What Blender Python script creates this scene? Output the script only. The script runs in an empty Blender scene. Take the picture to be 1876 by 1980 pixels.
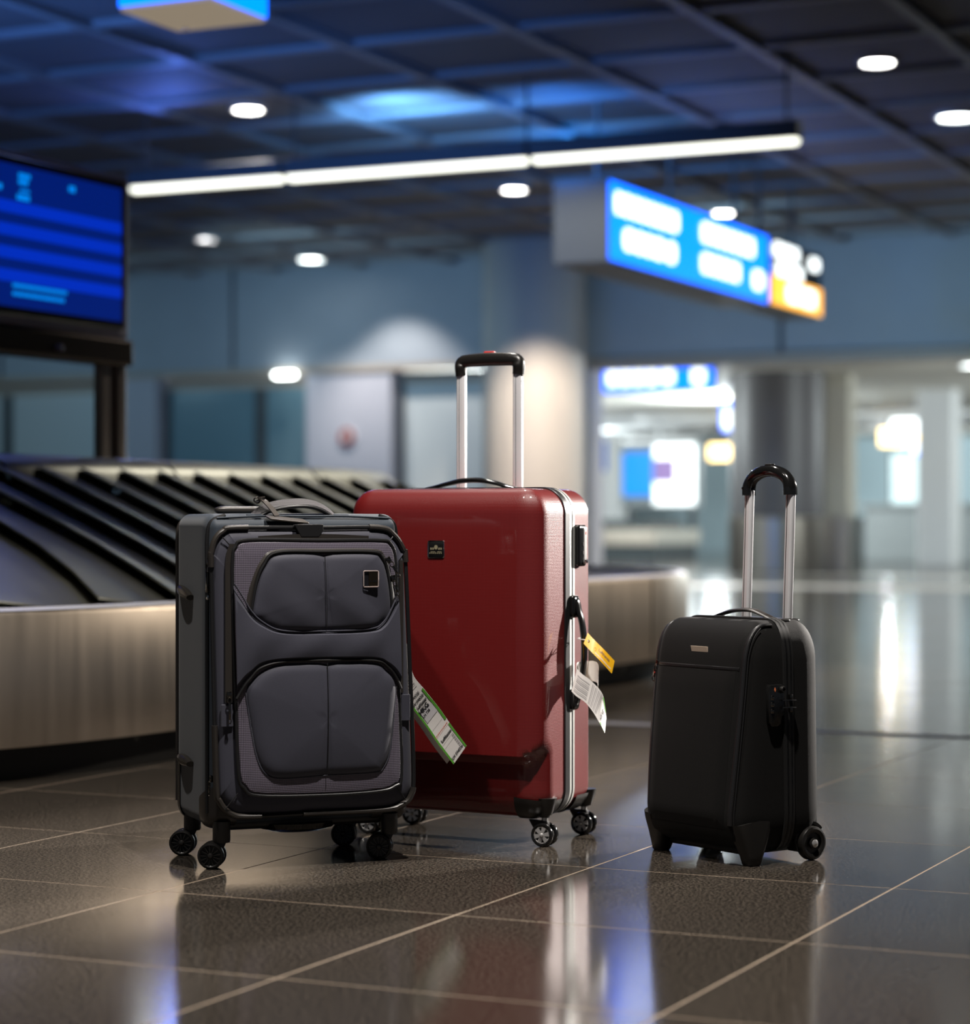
import bpy, bmesh, math, random
from mathutils import Vector, Matrix, noise
from mathutils.bvhtree import BVHTree

random.seed(7)
SC = bpy.context.scene
COL = SC.collection
PI = math.pi

# ------------------------------------------------------------------ camera, world, exposure
CA, SA = 0.9048, 0.4258            # the hall grid is turned 25.2 degrees from the viewing direction
YAW = math.radians(25.2)


def c2h(X, d, z=0.0):
    """viewer-aligned metres (right, ahead, up) -> hall metres (x across, y along the hall)"""
    return Vector((CA * X - SA * d, SA * X + CA * d, z))


cam_d = bpy.data.cameras.new('camera')
cam = bpy.data.objects.new('camera', cam_d)
COL.objects.link(cam)
cam.location = (0, 0, 0.717)
cam.rotation_euler = (PI / 2, 0, YAW)
cam_d.sensor_fit = 'HORIZONTAL'
cam_d.sensor_width = 36
cam_d.lens = 4436 / 1876 * 36
cam_d.shift_y = 23 / 1876
cam_d.clip_end = 200
cam_d.dof.use_dof = True
cam_d.dof.focus_distance = 4.86
cam_d.dof.aperture_fstop = 2.4
SC.camera = cam

world = bpy.data.worlds.new('world')
world.use_nodes = True
SC.world = world
world.node_tree.nodes['Background'].inputs[0].default_value = (0.50, 0.58, 0.72, 1)
world.node_tree.nodes['Background'].inputs[1].default_value = 0.10

SC.view_settings.view_transform = 'Standard'
SC.view_settings.look = 'None'
SC.view_settings.gamma = 1
SC.view_settings.exposure = 0.0
SC.view_settings.use_curve_mapping = False
SC.cycles.use_denoising = True
SC.cycles.sample_clamp_indirect = 4
SC.cycles.caustics_reflective = False
SC.cycles.caustics_refractive = False
SC.cycles.max_bounces = 8


def spot(name, loc, target, power, col=(1, 1, 1), size=70, blend=0.6, rad=0.06, parent=None):
    l = bpy.data.lights.new(name, 'SPOT')
    l.energy = power
    l.color = col
    l.spot_size = math.radians(size)
    l.spot_blend = blend
    l.shadow_soft_size = rad
    o = bpy.data.objects.new(name, l)
    COL.objects.link(o)
    o.location = loc
    o.rotation_euler = (Vector(target) - Vector(loc)).to_track_quat('-Z', 'Y').to_euler()
    if parent:
        o.parent = parent
    return o


def area(name, loc, target, power, col, sx, sy):
    l = bpy.data.lights.new(name, 'AREA')
    l.shape = 'RECTANGLE'
    l.size, l.size_y = sx, sy
    l.energy = power
    l.color = col
    o = bpy.data.objects.new(name, l)
    COL.objects.link(o)
    o.location = loc
    o.rotation_euler = (Vector(target) - Vector(loc)).to_track_quat('-Z', 'Y').to_euler()
    return o


WARM = (1.0, 0.86, 0.70)
NEUT = (1.0, 0.93, 0.86)
BLUE = (0.06, 0.24, 1.0)
# ceiling spots front and left (fixtures above the frame); right, rim and carousel spots added
spot('key_spot_front', c2h(0.25, 3.70, 3.95), c2h(-0.1, 4.7, 0.0), 760, NEUT, 70, 0.7, 0.05)
spot('key_spot_left', c2h(-1.35, 3.7, 3.95), c2h(-0.9, 4.2, 0.0), 240, NEUT, 62, 0.7, 0.05)
spot('key_spot_right', c2h(4.1, 7.9, 1.9), c2h(0.25, 5.22, 0.45), 3100, NEUT, 22, 0.9, 0.07)  # low unseen lamp added to whiten the red shell's side
spot('rim_spot', c2h(-0.2, 7.0, 3.95), c2h(-0.1, 5.6, 0.4), 260, NEUT, 70, 0.7, 0.06)
spot('carousel_fill_spot', (-0.98, 9.6, 2.2), (-3.9, 5.2, 0.2), 170, WARM, 22, 0.9, 0.06)  # added to brighten the left steel side panel
spot('carousel_fill_spot', (-3.6, 10.6, 3.95), (-4.6, 9.4, 0.6), 420, NEUT, 70, 0.8, 0.06)  # extra light put over the slanted plates
spot('carousel_fill_spot', (-1.6, 12.0, 3.0), (-3.7, 10.2, 0.3), 700, WARM, 45, 0.8, 0.06)  # added to lift the right end panel to beige
# added blue and cool spots brighten the ceiling and back wall; no fixtures there
spot('blue_ceiling_fill', (-8.6, 9.5, 2.2), (-9.6, 14.6, 4.0), 480, (0.10, 0.30, 1.0), 75, 0.9, 0.2)
spot('blue_ceiling_fill', (-5.5, 10.5, 2.4), (-7.8, 16.5, 4.0), 210, (0.08, 0.28, 1.0), 60, 0.9, 0.2)
for x, p_ in ((-20, 150), (-16.5, 120), (-13.2, 240), (-8, 230), (-4, 200)):
    spot('cool_wall_fill', (x, 20.5, 3.4), (x, 25.8, 2.4), p_, (0.48, 0.78, 0.95), 85, 0.9, 0.2)
# hall beyond the wall: bare point lights added to brighten the area
for q, (x, y) in enumerate(((-14.5, 31), (-5.0, 29.5), (-18, 38.5), (-13.6, 38.5), (-5, 37), (-20, 47), (-14, 52), (-9, 52))):
    pl_ = bpy.data.lights.new('far_hall_fill', 'POINT')
    pl_.energy, pl_.color, pl_.shadow_soft_size = 520, (0.88, 0.98, 1.0), 0.15
    po_ = bpy.data.objects.new('far_hall_fill', pl_)
    COL.objects.link(po_)
    po_.location = (x, y, 2.35)

# ------------------------------------------------------------------ helpers


def link(name, bm_or_me, mats, parent=None, smooth=True):
    if isinstance(bm_or_me, bmesh.types.BMesh):
        me = bpy.data.meshes.new(name)
        bm_or_me.to_mesh(me)
        bm_or_me.free()
    else:
        me = bm_or_me
    if not isinstance(mats, (list, tuple)):
        mats = [mats]
    if not me.materials:
        for m in mats:
            me.materials.append(m)
    if smooth:
        me.polygons.foreach_set('use_smooth', [True] * len(me.polygons))
        try:
            me.set_sharp_from_angle(angle=math.radians(38))
        except Exception:
            pass
    o = bpy.data.objects.new(name, me)
    COL.objects.link(o)
    if parent:
        o.parent = parent
    return o


def tag(o, label=None, cat=None, group=None, kind=None):
    if label: o['label'] = label
    if cat: o['category'] = cat
    if group: o['group'] = group
    if kind: o['kind'] = kind
    return o


def empty(name, loc, rz=0.0):
    o = bpy.data.objects.new(name, None)
    o.empty_display_size = 0.05
    COL.objects.link(o)
    o.location = loc
    o.rotation_euler = (0, 0, rz)
    return o


def new():
    return bmesh.new()


def box(bm, x0, x1, y0, y1, z0, z1, bevel=0.0, seg=2, mi=0):
    r = bmesh.ops.create_cube(bm, size=1)
    vs = r['verts']
    for v in vs:
        v.co = Vector(((x0 + x1) / 2 + v.co.x * (x1 - x0), (y0 + y1) / 2 + v.co.y * (y1 - y0), (z0 + z1) / 2 + v.co.z * (z1 - z0)))
    fs = list({f for v in vs for f in v.link_faces})
    if mi:
        for f in fs: f.material_index = mi
    if bevel:
        es = list({e for v in vs for e in v.link_edges})
        bmesh.ops.bevel(bm, geom=es, offset=bevel, segments=seg, affect='EDGES', profile=0.5)
    return bm


def axis_coords(h, r, k, m):
    corner = [(h - r) + r * math.tan(i / k * PI / 4) for i in range(k + 1)]
    flat = [-(h - r) + 2 * (h - r) * i / m for i in range(1, m)]
    return [-c for c in reversed(corner)] + flat + corner


def rbox(h, r, k=5, m=8, c=(0, 0, 0)):
    """rounded box as a bmesh, h half sizes, r radius per axis"""
    bm = new()
    cs = [axis_coords(h[i], r[i], k, m) for i in range(3)]
    key = {}

    def vert(p):
        kk = tuple(round(x, 6) for x in p)
        if kk not in key:
            q = [max(-(h[i] - r[i]), min(h[i] - r[i], p[i])) for i in range(3)]
            d = Vector([(p[i] - q[i]) / r[i] for i in range(3)])
            d.normalize()
            key[kk] = bm.verts.new([c[i] + q[i] + r[i] * d[i] for i in range(3)])
        return key[kk]
    for a in range(3):
        b, e = (a + 1) % 3, (a + 2) % 3
        for s in (-1, 1):
            for i in range(len(cs[b]) - 1):
                for j in range(len(cs[e]) - 1):
                    q = []
                    for (ii, jj) in ((i, j), (i + 1, j), (i + 1, j + 1), (i, j + 1)):
                        p = [0, 0, 0]
                        p[a] = s * h[a]; p[b] = cs[b][ii]; p[e] = cs[e][jj]
                        q.append(vert(p))
                    if s < 0: q.reverse()
                    try: bm.faces.new(q)
                    except ValueError: pass
    return bm


def cut(bm, co, no):
    """throw away the side the normal points to"""
    bmesh.ops.bisect_plane(bm, geom=bm.verts[:] + bm.edges[:] + bm.faces[:], plane_co=co, plane_no=no, clear_outer=True)
    return bm


def solid(bm, t):
    bmesh.ops.solidify(bm, geom=bm.faces[:], thickness=t)
    return bm


def smooth_path(pts, n=6, closed=False):
    """Catmull-Rom through the points"""
    P = [Vector(p) for p in pts]
    out = []
    N = len(P)
    for i in range(N if closed else N - 1):
        if closed:
            a, b, c, d = P[(i - 1) % N], P[i], P[(i + 1) % N], P[(i + 2) % N]
        else:
            a, b, c, d = P[max(i - 1, 0)], P[i], P[i + 1], P[min(i + 2, N - 1)]
        for k in range(n):
            t = k / n
            out.append(0.5 * ((2 * b) + (c - a) * t + (2 * a - 5 * b + 4 * c - d) * t * t + (3 * b - a - 3 * c + d) * t ** 3))
    if not closed: out.append(P[-1])
    return out


def tube(bm, pts, ra, rb=None, closed=False, n=8, up=None, mi=0, cap=True):
    """sweep an ellipse (ra across, rb along 'up') along the points; ra/rb may be lists"""
    P = [Vector(p) for p in pts]
    N = len(P)
    rings = []
    nrm = None
    for i in range(N):
        if closed: t = P[(i + 1) % N] - P[i - 1]
        else: t = P[min(i + 1, N - 1)] - P[max(i - 1, 0)]
        t.normalize()
        if up is not None:
            u = Vector(up)
            b = t.cross(u).normalized()
            u = b.cross(t).normalized()
        else:
            if nrm is None:
                nrm = t.orthogonal().normalized()
            u = (nrm - t * nrm.dot(t)).normalized()
            nrm = u
            b = t.cross(u).normalized()
        a_ = ra[i] if isinstance(ra, (list, tuple)) else ra
        b_ = a_ if rb is None else (rb[i] if isinstance(rb, (list, tuple)) else rb)
        rings.append([bm.verts.new(P[i] + b * (a_ * math.cos(2 * PI * k / n)) + u * (b_ * math.sin(2 * PI * k / n))) for k in range(n)])
    fs = []
    for i in range(N if closed else N - 1):
        A, B = rings[i], rings[(i + 1) % N]
        for k in range(n):
            fs.append(bm.faces.new((A[k], A[(k + 1) % n], B[(k + 1) % n], B[k])))
    if not closed and cap:
        fs.append(bm.faces.new(list(reversed(rings[0]))))
        fs.append(bm.faces.new(rings[-1]))
    for f in fs: f.material_index = mi
    return bm


def strap(bm, pts, half_w, half_t, wdir, mi=0):
    """flat strap with square section; wdir is the width direction"""
    P = [Vector(p) for p in pts]
    W = Vector(wdir).normalized()
    rings = []
    for i in range(len(P)):
        t = (P[min(i + 1, len(P) - 1)] - P[max(i - 1, 0)]).normalized()
        nn = t.cross(W).normalized()
        hw = half_w[i] if isinstance(half_w, (list, tuple)) else half_w
        rings.append([bm.verts.new(P[i] + W * (a * hw) + nn * (b * half_t)) for a, b in ((-1, -1), (1, -1), (1, 1), (-1, 1))])
    fs = []
    for A, B in zip(rings[:-1], rings[1:]):
        for k in range(4):
            fs.append(bm.faces.new((A[k], A[(k + 1) % 4], B[(k + 1) % 4], B[k])))
    fs.append(bm.faces.new(list(reversed(rings[0]))))
    fs.append(bm.faces.new(rings[-1]))
    for f in fs: f.material_index = mi
    return bm


def lathe(bm, prof, c=(0, 0, 0), axis='z', n=32, mi=0):
    """profile of (radius, height) turned about an axis through c"""
    c = Vector(c)
    rings = []
    for r, h in prof:
        ring = []
        for k in range(n):
            a = 2 * PI * k / n
            x, y = r * math.cos(a), r * math.sin(a)
            p = {'z': (x, y, h), 'y': (x, h, -y), 'x': (h, x, y)}[axis]
            ring.append(bm.verts.new(c + Vector(p)))
        rings.append(ring)
    fs = []
    for A, B in zip(rings[:-1], rings[1:]):
        for k in range(n):
            fs.append(bm.faces.new((A[k], A[(k + 1) % n], B[(k + 1) % n], B[k])))
    if prof[0][0] > 1e-6: fs.append(bm.faces.new(list(reversed(rings[0]))))
    if prof[-1][0] > 1e-6: fs.append(bm.faces.new(rings[-1]))
    for f in fs: f.material_index = mi
    return bm


def fix(bm):
    bmesh.ops.remove_doubles(bm, verts=bm.verts[:], dist=1e-6)
    bmesh.ops.recalc_face_normals(bm, faces=bm.faces[:])
    return bm


def pad(bm, outline, y0, h, bulge=0.0, edge=0.12, rings=9, wob=None, mid=None):
    """cushion over a closed (x, z) outline, rising towards -y from y0"""
    N = len(outline)
    cx = sum(p[0] for p in outline) / N
    cz = sum(p[1] for p in outline) / N
    if mid: cx, cz = mid
    R = []
    levels = [(1.0, 0.0)]
    for i in range(1, rings + 1):
        t = (i / rings) ** 1.6
        e = min(t / edge, 1.0)
        levels.append((1 - t, h * math.sqrt(max(0, 1 - (1 - e) ** 2)) + bulge * (1 - (1 - t) ** 2)))
    for s, y in levels[:-1]:
        ring = []
        for (x, z) in outline:
            xx, zz = cx + (x - cx) * s, cz + (z - cz) * s
            yy = y + (wob(xx, zz) if wob and s < 0.98 else 0)
            ring.append(bm.verts.new((xx, y0 - yy, zz)))
        R.append(ring)
    for A, B in zip(R[:-1], R[1:]):
        for k in range(N):
            bm.faces.new((A[k], A[(k + 1) % N], B[(k + 1) % N], B[k]))
    c = bm.verts.new((cx, y0 - levels[-1][1] - (wob(cx, cz) if wob else 0), cz))
    for k in range(N):
        bm.faces.new((R[-1][k], R[-1][(k + 1) % N], c))
    return fix(bm)


def prism(bm, outline, a0, a1, plane='xz', bevel=0.0, mi=0):
    """extrude a closed 2D outline; plane xz -> along y, yz -> along x, xy -> along z"""
    def mk(p, a):
        return {'xz': (p[0], a, p[1]), 'yz': (a, p[0], p[1]), 'xy': (p[0], p[1], a)}[plane]
    A = [bm.verts.new(mk(p, a0)) for p in outline]
    B = [bm.verts.new(mk(p, a1)) for p in outline]
    N = len(outline)
    fs = [bm.faces.new((A[k], A[(k + 1) % N], B[(k + 1) % N], B[k])) for k in range(N)]
    f0 = bm.faces.new(list(reversed(A)))
    f1 = bm.faces.new(B)
    fs += [f0, f1]
    for f in fs: f.material_index = mi
    bmesh.ops.recalc_face_normals(bm, faces=fs)
    if bevel:
        es = list(set(f0.edges) | set(f1.edges))
        bmesh.ops.bevel(bm, geom=es, offset=bevel, segments=2, affect='EDGES', profile=0.5)
    return bm


def rrect(x0, x1, z0, z1, r, seg=6):
    out = []
    for cx, cz, a0 in ((x1 - r, z1 - r, 0), (x0 + r, z1 - r, 90), (x0 + r, z0 + r, 180), (x1 - r, z0 + r, 270)):
        for i in range(seg + 1):
            a = math.radians(a0 + 90 * i / seg)
            out.append((cx + r * math.cos(a), cz + r * math.sin(a)))
    return out


def ring_band(bm, path, y0, y1, t, b=0.001, mi=0):
    """band of thickness t lying outside a closed (x, z) path, from y0 to y1"""
    N = len(path)
    P = [Vector(p) for p in path]
    nr = []
    for i in range(N):
        d = (P[(i + 1) % N] - P[i - 1]).normalized()
        nr.append(Vector((d.y, -d.x)))
    sec = [(-0.004, y0), (t - b, y0), (t, y0 + b), (t, y1 - b), (t - b, y1), (-0.004, y1)]
    rings = [[bm.verts.new((P[i].x + nr[i].x * o, y, P[i].y + nr[i].y * o)) for o, y in sec] for i in range(N)]
    fs = []
    for i in range(N):
        A, B = rings[i], rings[(i + 1) % N]
        for k in range(len(sec)):
            fs.append(bm.faces.new((A[k], A[(k + 1) % len(sec)], B[(k + 1) % len(sec)], B[k])))
    for f in fs: f.material_index = mi
    return bm


def text_bm(body, size, extrude=0.0002, bold=0.0):
    """letters as a flat mesh, centred on the origin, in x/y"""
    cu = bpy.data.curves.new('lettering', 'FONT')
    cu.body = body
    cu.size = size
    cu.extrude = extrude
    cu.offset = bold
    cu.align_x = 'CENTER'
    cu.align_y = 'CENTER'
    cu.resolution_u = 3
    o = bpy.data.objects.new('lettering', cu)
    COL.objects.link(o)
    bpy.context.view_layer.update()
    me = bpy.data.meshes.new_from_object(o.evaluated_get(bpy.context.evaluated_depsgraph_get()))
    bpy.data.objects.remove(o)
    bpy.data.curves.remove(cu)
    bm = new()
    bm.from_mesh(me)
    bpy.data.meshes.remove(me)
    return bm


# ------------------------------------------------------------------ materials
def mat(name, base, rough=0.5, metal=0.0, coat=0.0, emit=None, estr=0.0, spec=0.5, sheen=0.0):
    m = bpy.data.materials.new(name)
    m.use_nodes = True
    b = m.node_tree.nodes['Principled BSDF']
    b.inputs['Base Color'].default_value = (*base, 1)
    b.inputs['Roughness'].default_value = rough
    b.inputs['Metallic'].default_value = metal
    b.inputs['Coat Weight'].default_value = coat
    b.inputs['Coat Roughness'].default_value = 0.06
    b.inputs['Specular IOR Level'].default_value = spec
    b.inputs['Sheen Weight'].default_value = sheen
    if emit:
        b.inputs['Emission Color'].default_value = (*emit, 1)
        b.inputs['Emission Strength'].default_value = estr
    return m


def nodes(m):
    nt = m.node_tree
    return nt, nt.nodes, nt.links, nt.nodes['Principled BSDF']


def add(nt, kind, **kw):
    n = nt.nodes.new(kind)
    for k, v in kw.items():
        if k in n.inputs: n.inputs[k].default_value = v
        else: setattr(n, k, v)
    return n


def grain(m, scale, strength, dist=0.0005, colvar=0.0, coords='Object', vec_scale=None, rough_var=0.0):
    """fine noise relief (and colour variation)"""
    nt, N, L, b = nodes(m)
    tc = add(nt, 'ShaderNodeTexCoord')
    src = tc.outputs[coords]
    if vec_scale:
        mp = add(nt, 'ShaderNodeMapping')
        mp.inputs['Scale'].default_value = vec_scale
        L.new(src, mp.inputs['Vector'])
        src = mp.outputs['Vector']
    nz = add(nt, 'ShaderNodeTexNoise', Scale=scale, Detail=4.0)
    L.new(src, nz.inputs['Vector'])
    if strength:
        bp = add(nt, 'ShaderNodeBump', Strength=strength, Distance=dist)
        L.new(nz.outputs['Fac'], bp.inputs['Height'])
        L.new(bp.outputs['Normal'], b.inputs['Normal'])
    if colvar:
        mx = add(nt, 'ShaderNodeMix', data_type='RGBA')
        base = b.inputs['Base Color'].default_value[:]
        mx.inputs[6].default_value = tuple(max(0, c * (1 - colvar)) for c in base[:3]) + (1,)
        mx.inputs[7].default_value = tuple(c * (1 + colvar) for c in base[:3]) + (1,)
        L.new(nz.outputs['Fac'], mx.inputs[0])
        L.new(mx.outputs[2], b.inputs['Base Color'])
    if rough_var:
        mr = add(nt, 'ShaderNodeMapRange')
        r0 = b.inputs['Roughness'].default_value
        mr.inputs['To Min'].default_value = max(0.02, r0 - rough_var)
        mr.inputs['To Max'].default_value = r0 + rough_var
        L.new(nz.outputs['Fac'], mr.inputs['Value'])
        L.new(mr.outputs['Result'], b.inputs['Roughness'])
    return m


def weave(m, period, strength, dist, dark=0.5, colour=True):
    """diagonal woven relief from two crossed sine waves in object space"""
    nt, N, L, b = nodes(m)
    tc = add(nt, 'ShaderNodeTexCoord')
    sep = add(nt, 'ShaderNodeSeparateXYZ')
    L.new(tc.outputs['Object'], sep.inputs[0])
    k = 2 * PI / period

    def mth(op, a, c=None):
        n = add(nt, 'ShaderNodeMath', operation=op)
        for i, v in enumerate((a, c)):
            if v is None: continue
            if isinstance(v, (int, float)): n.inputs[i].default_value = v
            else: L.new(v, n.inputs[i])
        return n.outputs[0]
    h = mth('ADD', sep.outputs[0], sep.outputs[1])
    s1 = mth('SINE', mth('MULTIPLY', mth('ADD', h, sep.outputs[2]), k * 0.7071))
    s2 = mth('SINE', mth('MULTIPLY', mth('SUBTRACT', h, sep.outputs[2]), k * 0.7071))
    pr = mth('MULTIPLY', s1, s2)
    f = mth('ADD', mth('MULTIPLY', pr, 0.5), 0.5)
    bp = add(nt, 'ShaderNodeBump', Strength=strength, Distance=dist)
    L.new(f, bp.inputs['Height'])
    L.new(bp.outputs['Normal'], b.inputs['Normal'])
    if colour:
        mx = add(nt, 'ShaderNodeMix', data_type='RGBA')
        base = b.inputs['Base Color'].default_value[:]
        mx.inputs[6].default_value = tuple(c * dark for c in base[:3]) + (1,)
        mx.inputs[7].default_value = tuple(c * (2 - dark) for c in base[:3]) + (1,)
        L.new(f, mx.inputs[0])
        L.new(mx.outputs[2], b.inputs['Base Color'])
    return m


M = {}
M['fabric'] = grain(mat('slate_fabric', (0.042, 0.043, 0.062), 0.62, spec=0.35, sheen=0.15), 1100, 0.35, 0.0004, 0.35)
M['fabric_side'] = grain(mat('slate_fabric_side', (0.027, 0.038, 0.053), 0.6, spec=0.35, sheen=0.15), 900, 0.25, 0.0004, 0.3)
M['fabric_mesh'] = weave(mat('slate_mesh_fabric', (0.105, 0.090, 0.125), 0.45, spec=0.6, sheen=0.3), 0.0052, 0.6, 0.0008, 0.35)
M['rubber'] = mat('black_rubber', (0.012, 0.012, 0.013), 0.38, spec=0.5)
M['rubber_warm'] = mat('brown_black_rubber', (0.028, 0.024, 0.021), 0.38, spec=0.55)
M['plastic'] = mat('black_plastic', (0.012, 0.011, 0.010), 0.32, spec=0.5)
M['plastic_matt'] = grain(mat('matt_black_plastic', (0.014, 0.013, 0.012), 0.45, spec=0.45), 500, 0.15, 0.0003)
M['gloss'] = mat('gloss_black_plastic', (0.008, 0.008, 0.008), 0.12, spec=0.6)
M['gunmetal'] = mat('gunmetal', (0.16, 0.145, 0.13), 0.22, 1.0)
M['bronze'] = mat('bronze_plate', (0.10, 0.075, 0.05), 0.35, 1.0)
M['chrome'] = mat('chrome', (0.75, 0.75, 0.75), 0.1, 1.0)
M['alu'] = mat('satin_aluminium', (0.84, 0.84, 0.86), 0.34, 0.3)
M['alu_bright'] = mat('bright_aluminium', (0.92, 0.92, 0.9), 0.14, 1.0)
M['silver'] = mat('silver_plastic', (0.62, 0.61, 0.60), 0.28, 0.6)
M['webbing'] = weave(mat('grey_webbing', (0.060, 0.056, 0.060), 0.6, spec=0.4), 0.005, 0.7, 0.0008, 0.3)
M['leather'] = grain(mat('brown_black_leather', (0.05, 0.042, 0.036), 0.42, spec=0.5), 300, 0.2, 0.0005)
M['red'] = weave(mat('red_polycarbonate', (0.145, 0.007, 0.007), 0.42, 0.0, 0.9, spec=0.5), 0.0046, 0.4, 0.0008, 0.6)
M['red_button'] = mat('red_button', (0.55, 0.03, 0.02), 0.35)
M['zip_silver'] = grain(mat('silver_zip_tape', (0.72, 0.74, 0.71), 0.35, 0.35), 900, 0.5, 0.0008)
M['black_fabric'] = grain(mat('black_fabric', (0.0036, 0.0034, 0.0033), 0.72, spec=0.16, sheen=0.04), 1000, 0.6, 0.0006, 0.55)
M['paper'] = mat('white_tag_paper', (0.80, 0.77, 0.74), 0.5)
M['paper_grey'] = mat('grey_print', (0.45, 0.43, 0.43), 0.5)
M['ink'] = mat('black_ink', (0.02, 0.02, 0.025), 0.5)
M['green'] = mat('green_print', (0.10, 0.36, 0.035), 0.5)
M['redink'] = mat('red_print', (0.75, 0.16, 0.08), 0.5)
M['yellow'] = mat('yellow_card', (0.90, 0.48, 0.015), 0.4)
M['steel'] = mat('brushed_steel', (0.62, 0.55, 0.47), 0.42, 1.0)
M['steel_plate'] = mat('worn_steel_plate', (0.46, 0.46, 0.38), 0.36, 1.0)
M['black_kick'] = mat('black_kick_plate', (0.006, 0.006, 0.006), 0.6)
M['dark_bronze'] = mat('dark_bronze_metal', (0.07, 0.05, 0.035), 0.4, 0.8)
M['frame_grey'] = mat('grey_metal_frame', (0.46, 0.43, 0.50), 0.45, 0.1)
M['screen'] = mat('dark_blue_screen', (0.0, 0.0, 0.0), 0.3, emit=(0.0, 0.014, 0.20), estr=0.8)
M['screen_row'] = mat('blue_screen_row', (0.0, 0.0, 0.0), 0.3, emit=(0.0, 0.03, 0.56), estr=0.9)
M['screen_text'] = mat('cyan_screen_text', (0.0, 0.0, 0.0), 0.3, emit=(0.0, 0.28, 1.0), estr=1.0)
M['sign_blue'] = mat('blue_lit_sign', (0.0, 0.05, 0.3), 0.3, emit=(0.0, 0.125, 1.0), estr=3.6)
M['sign_white'] = mat('white_lit_sign', (0.8, 0.8, 0.8), 0.3, emit=(0.92, 1.0, 1.0), estr=2.6)
M['sign_yellow'] = mat('yellow_lit_sign', (0.8, 0.4, 0.0), 0.3, emit=(1.0, 0.46, 0.04), estr=2.0)
M['sign_black'] = mat('black_sign', (0.01, 0.01, 0.012), 0.3)
M['sign_case'] = mat('grey_sign_case', (0.15, 0.16, 0.165), 0.5, 0.2)
M['tube'] = mat('lit_tube_cover', (0.8, 0.8, 0.75), 0.3, emit=(1.0, 1.0, 0.84), estr=2.6)
M['lamp'] = mat('lit_downlight_lens', (0.9, 0.9, 0.9), 0.3, emit=(1.0, 0.97, 0.93), estr=26.0)
M['lamp_cool'] = mat('lit_cool_lens', (0.9, 0.9, 0.9), 0.3, emit=(0.92, 1.0, 0.98), estr=14.0)
M['blue_glow'] = mat('blue_uplight_lens', (0.1, 0.2, 0.6), 0.3, emit=(0.05, 0.3, 1.0), estr=4.0)
M['ceiling_panel'] = grain(mat('perforated_ceiling_panel', (0.17, 0.16, 0.17), 0.7), 260, 0.5, 0.002, 0.3)
M['ceiling_beam'] = mat('ceiling_grid_beam', (0.30, 0.31, 0.33), 0.5)
M['dark_void'] = mat('dark_ceiling_void', (0.05, 0.05, 0.055), 0.9)
M['wall_panel'] = grain(mat('grey_wall_panel', (0.36, 0.40, 0.45), 0.6), 3, 0.0, 0, 0.08)
M['wall_light'] = mat('pale_wall_panel', (0.50, 0.50, 0.56), 0.6)
M['wall_joint'] = mat('dark_wall_joint', (0.06, 0.07, 0.08), 0.7)
M['beige_trim'] = mat('beige_metal_trim', (0.42, 0.36, 0.30), 0.5)
M['glass'] = mat('teal_door_glass', (0.20, 0.32, 0.37), 0.16, 0.0, spec=0.8)
M['glass_pale'] = mat('pale_frosted_glass', (0.66, 0.70, 0.70), 0.3, spec=0.7)
M['door_frame'] = mat('dark_door_frame', (0.08, 0.085, 0.09), 0.5)
M['column'] = mat('painted_column', (0.58, 0.54, 0.50), 0.55)
M['column_dark'] = mat('dark_grey_column', (0.085, 0.08, 0.085), 0.45)
M['column_steel'] = mat('column_guard_steel', (0.42, 0.38, 0.33), 0.3, 1.0)
M['cream'] = mat('cream_ceiling', (0.72, 0.70, 0.64), 0.7)
M['white'] = mat('white_paint', (0.75, 0.76, 0.76), 0.6)
M['teal_wall'] = mat('teal_grey_wall', (0.48, 0.62, 0.68), 0.6)
M['counter'] = mat('pale_grey_counter', (0.30, 0.33, 0.34), 0.5)
M['pillar'] = mat('beige_pillar', (0.46, 0.43, 0.36), 0.6)
M['far_dark'] = mat('dark_counter', (0.03, 0.04, 0.045), 0.5)
M['far_blue'] = mat('blue_lit_panel', (0.0, 0.1, 0.4), 0.4, emit=(0.0, 0.30, 0.9), estr=1.1)
M['far_navy'] = mat('navy_banner', (0.0, 0.06, 0.3), 0.5, emit=(0.0, 0.08, 0.42), estr=0.7)
M['far_white'] = mat('white_lit_panel', (0.8, 0.8, 0.8), 0.4, emit=(0.92, 1.0, 1.0), estr=2.2)
M['far_band'] = mat('pale_lit_band', (0.4, 0.4, 0.4), 0.4, emit=(0.92, 1.0, 1.0), estr=0.55)
M['far_purple'] = mat('lilac_lit_picture', (0.08, 0.05, 0.12), 0.4, emit=(0.42, 0.28, 0.66), estr=0.8)
M['far_cyan'] = mat('pale_cyan_lit_panel', (0.7, 0.8, 0.8), 0.4, emit=(0.70, 0.95, 0.98), estr=0.95)
M['far_yellow'] = mat('amber_lit_sign', (0.8, 0.5, 0.1), 0.4, emit=(1.0, 0.72, 0.30), estr=5.0)
M['lit_text'] = M['sign_white']

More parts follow.
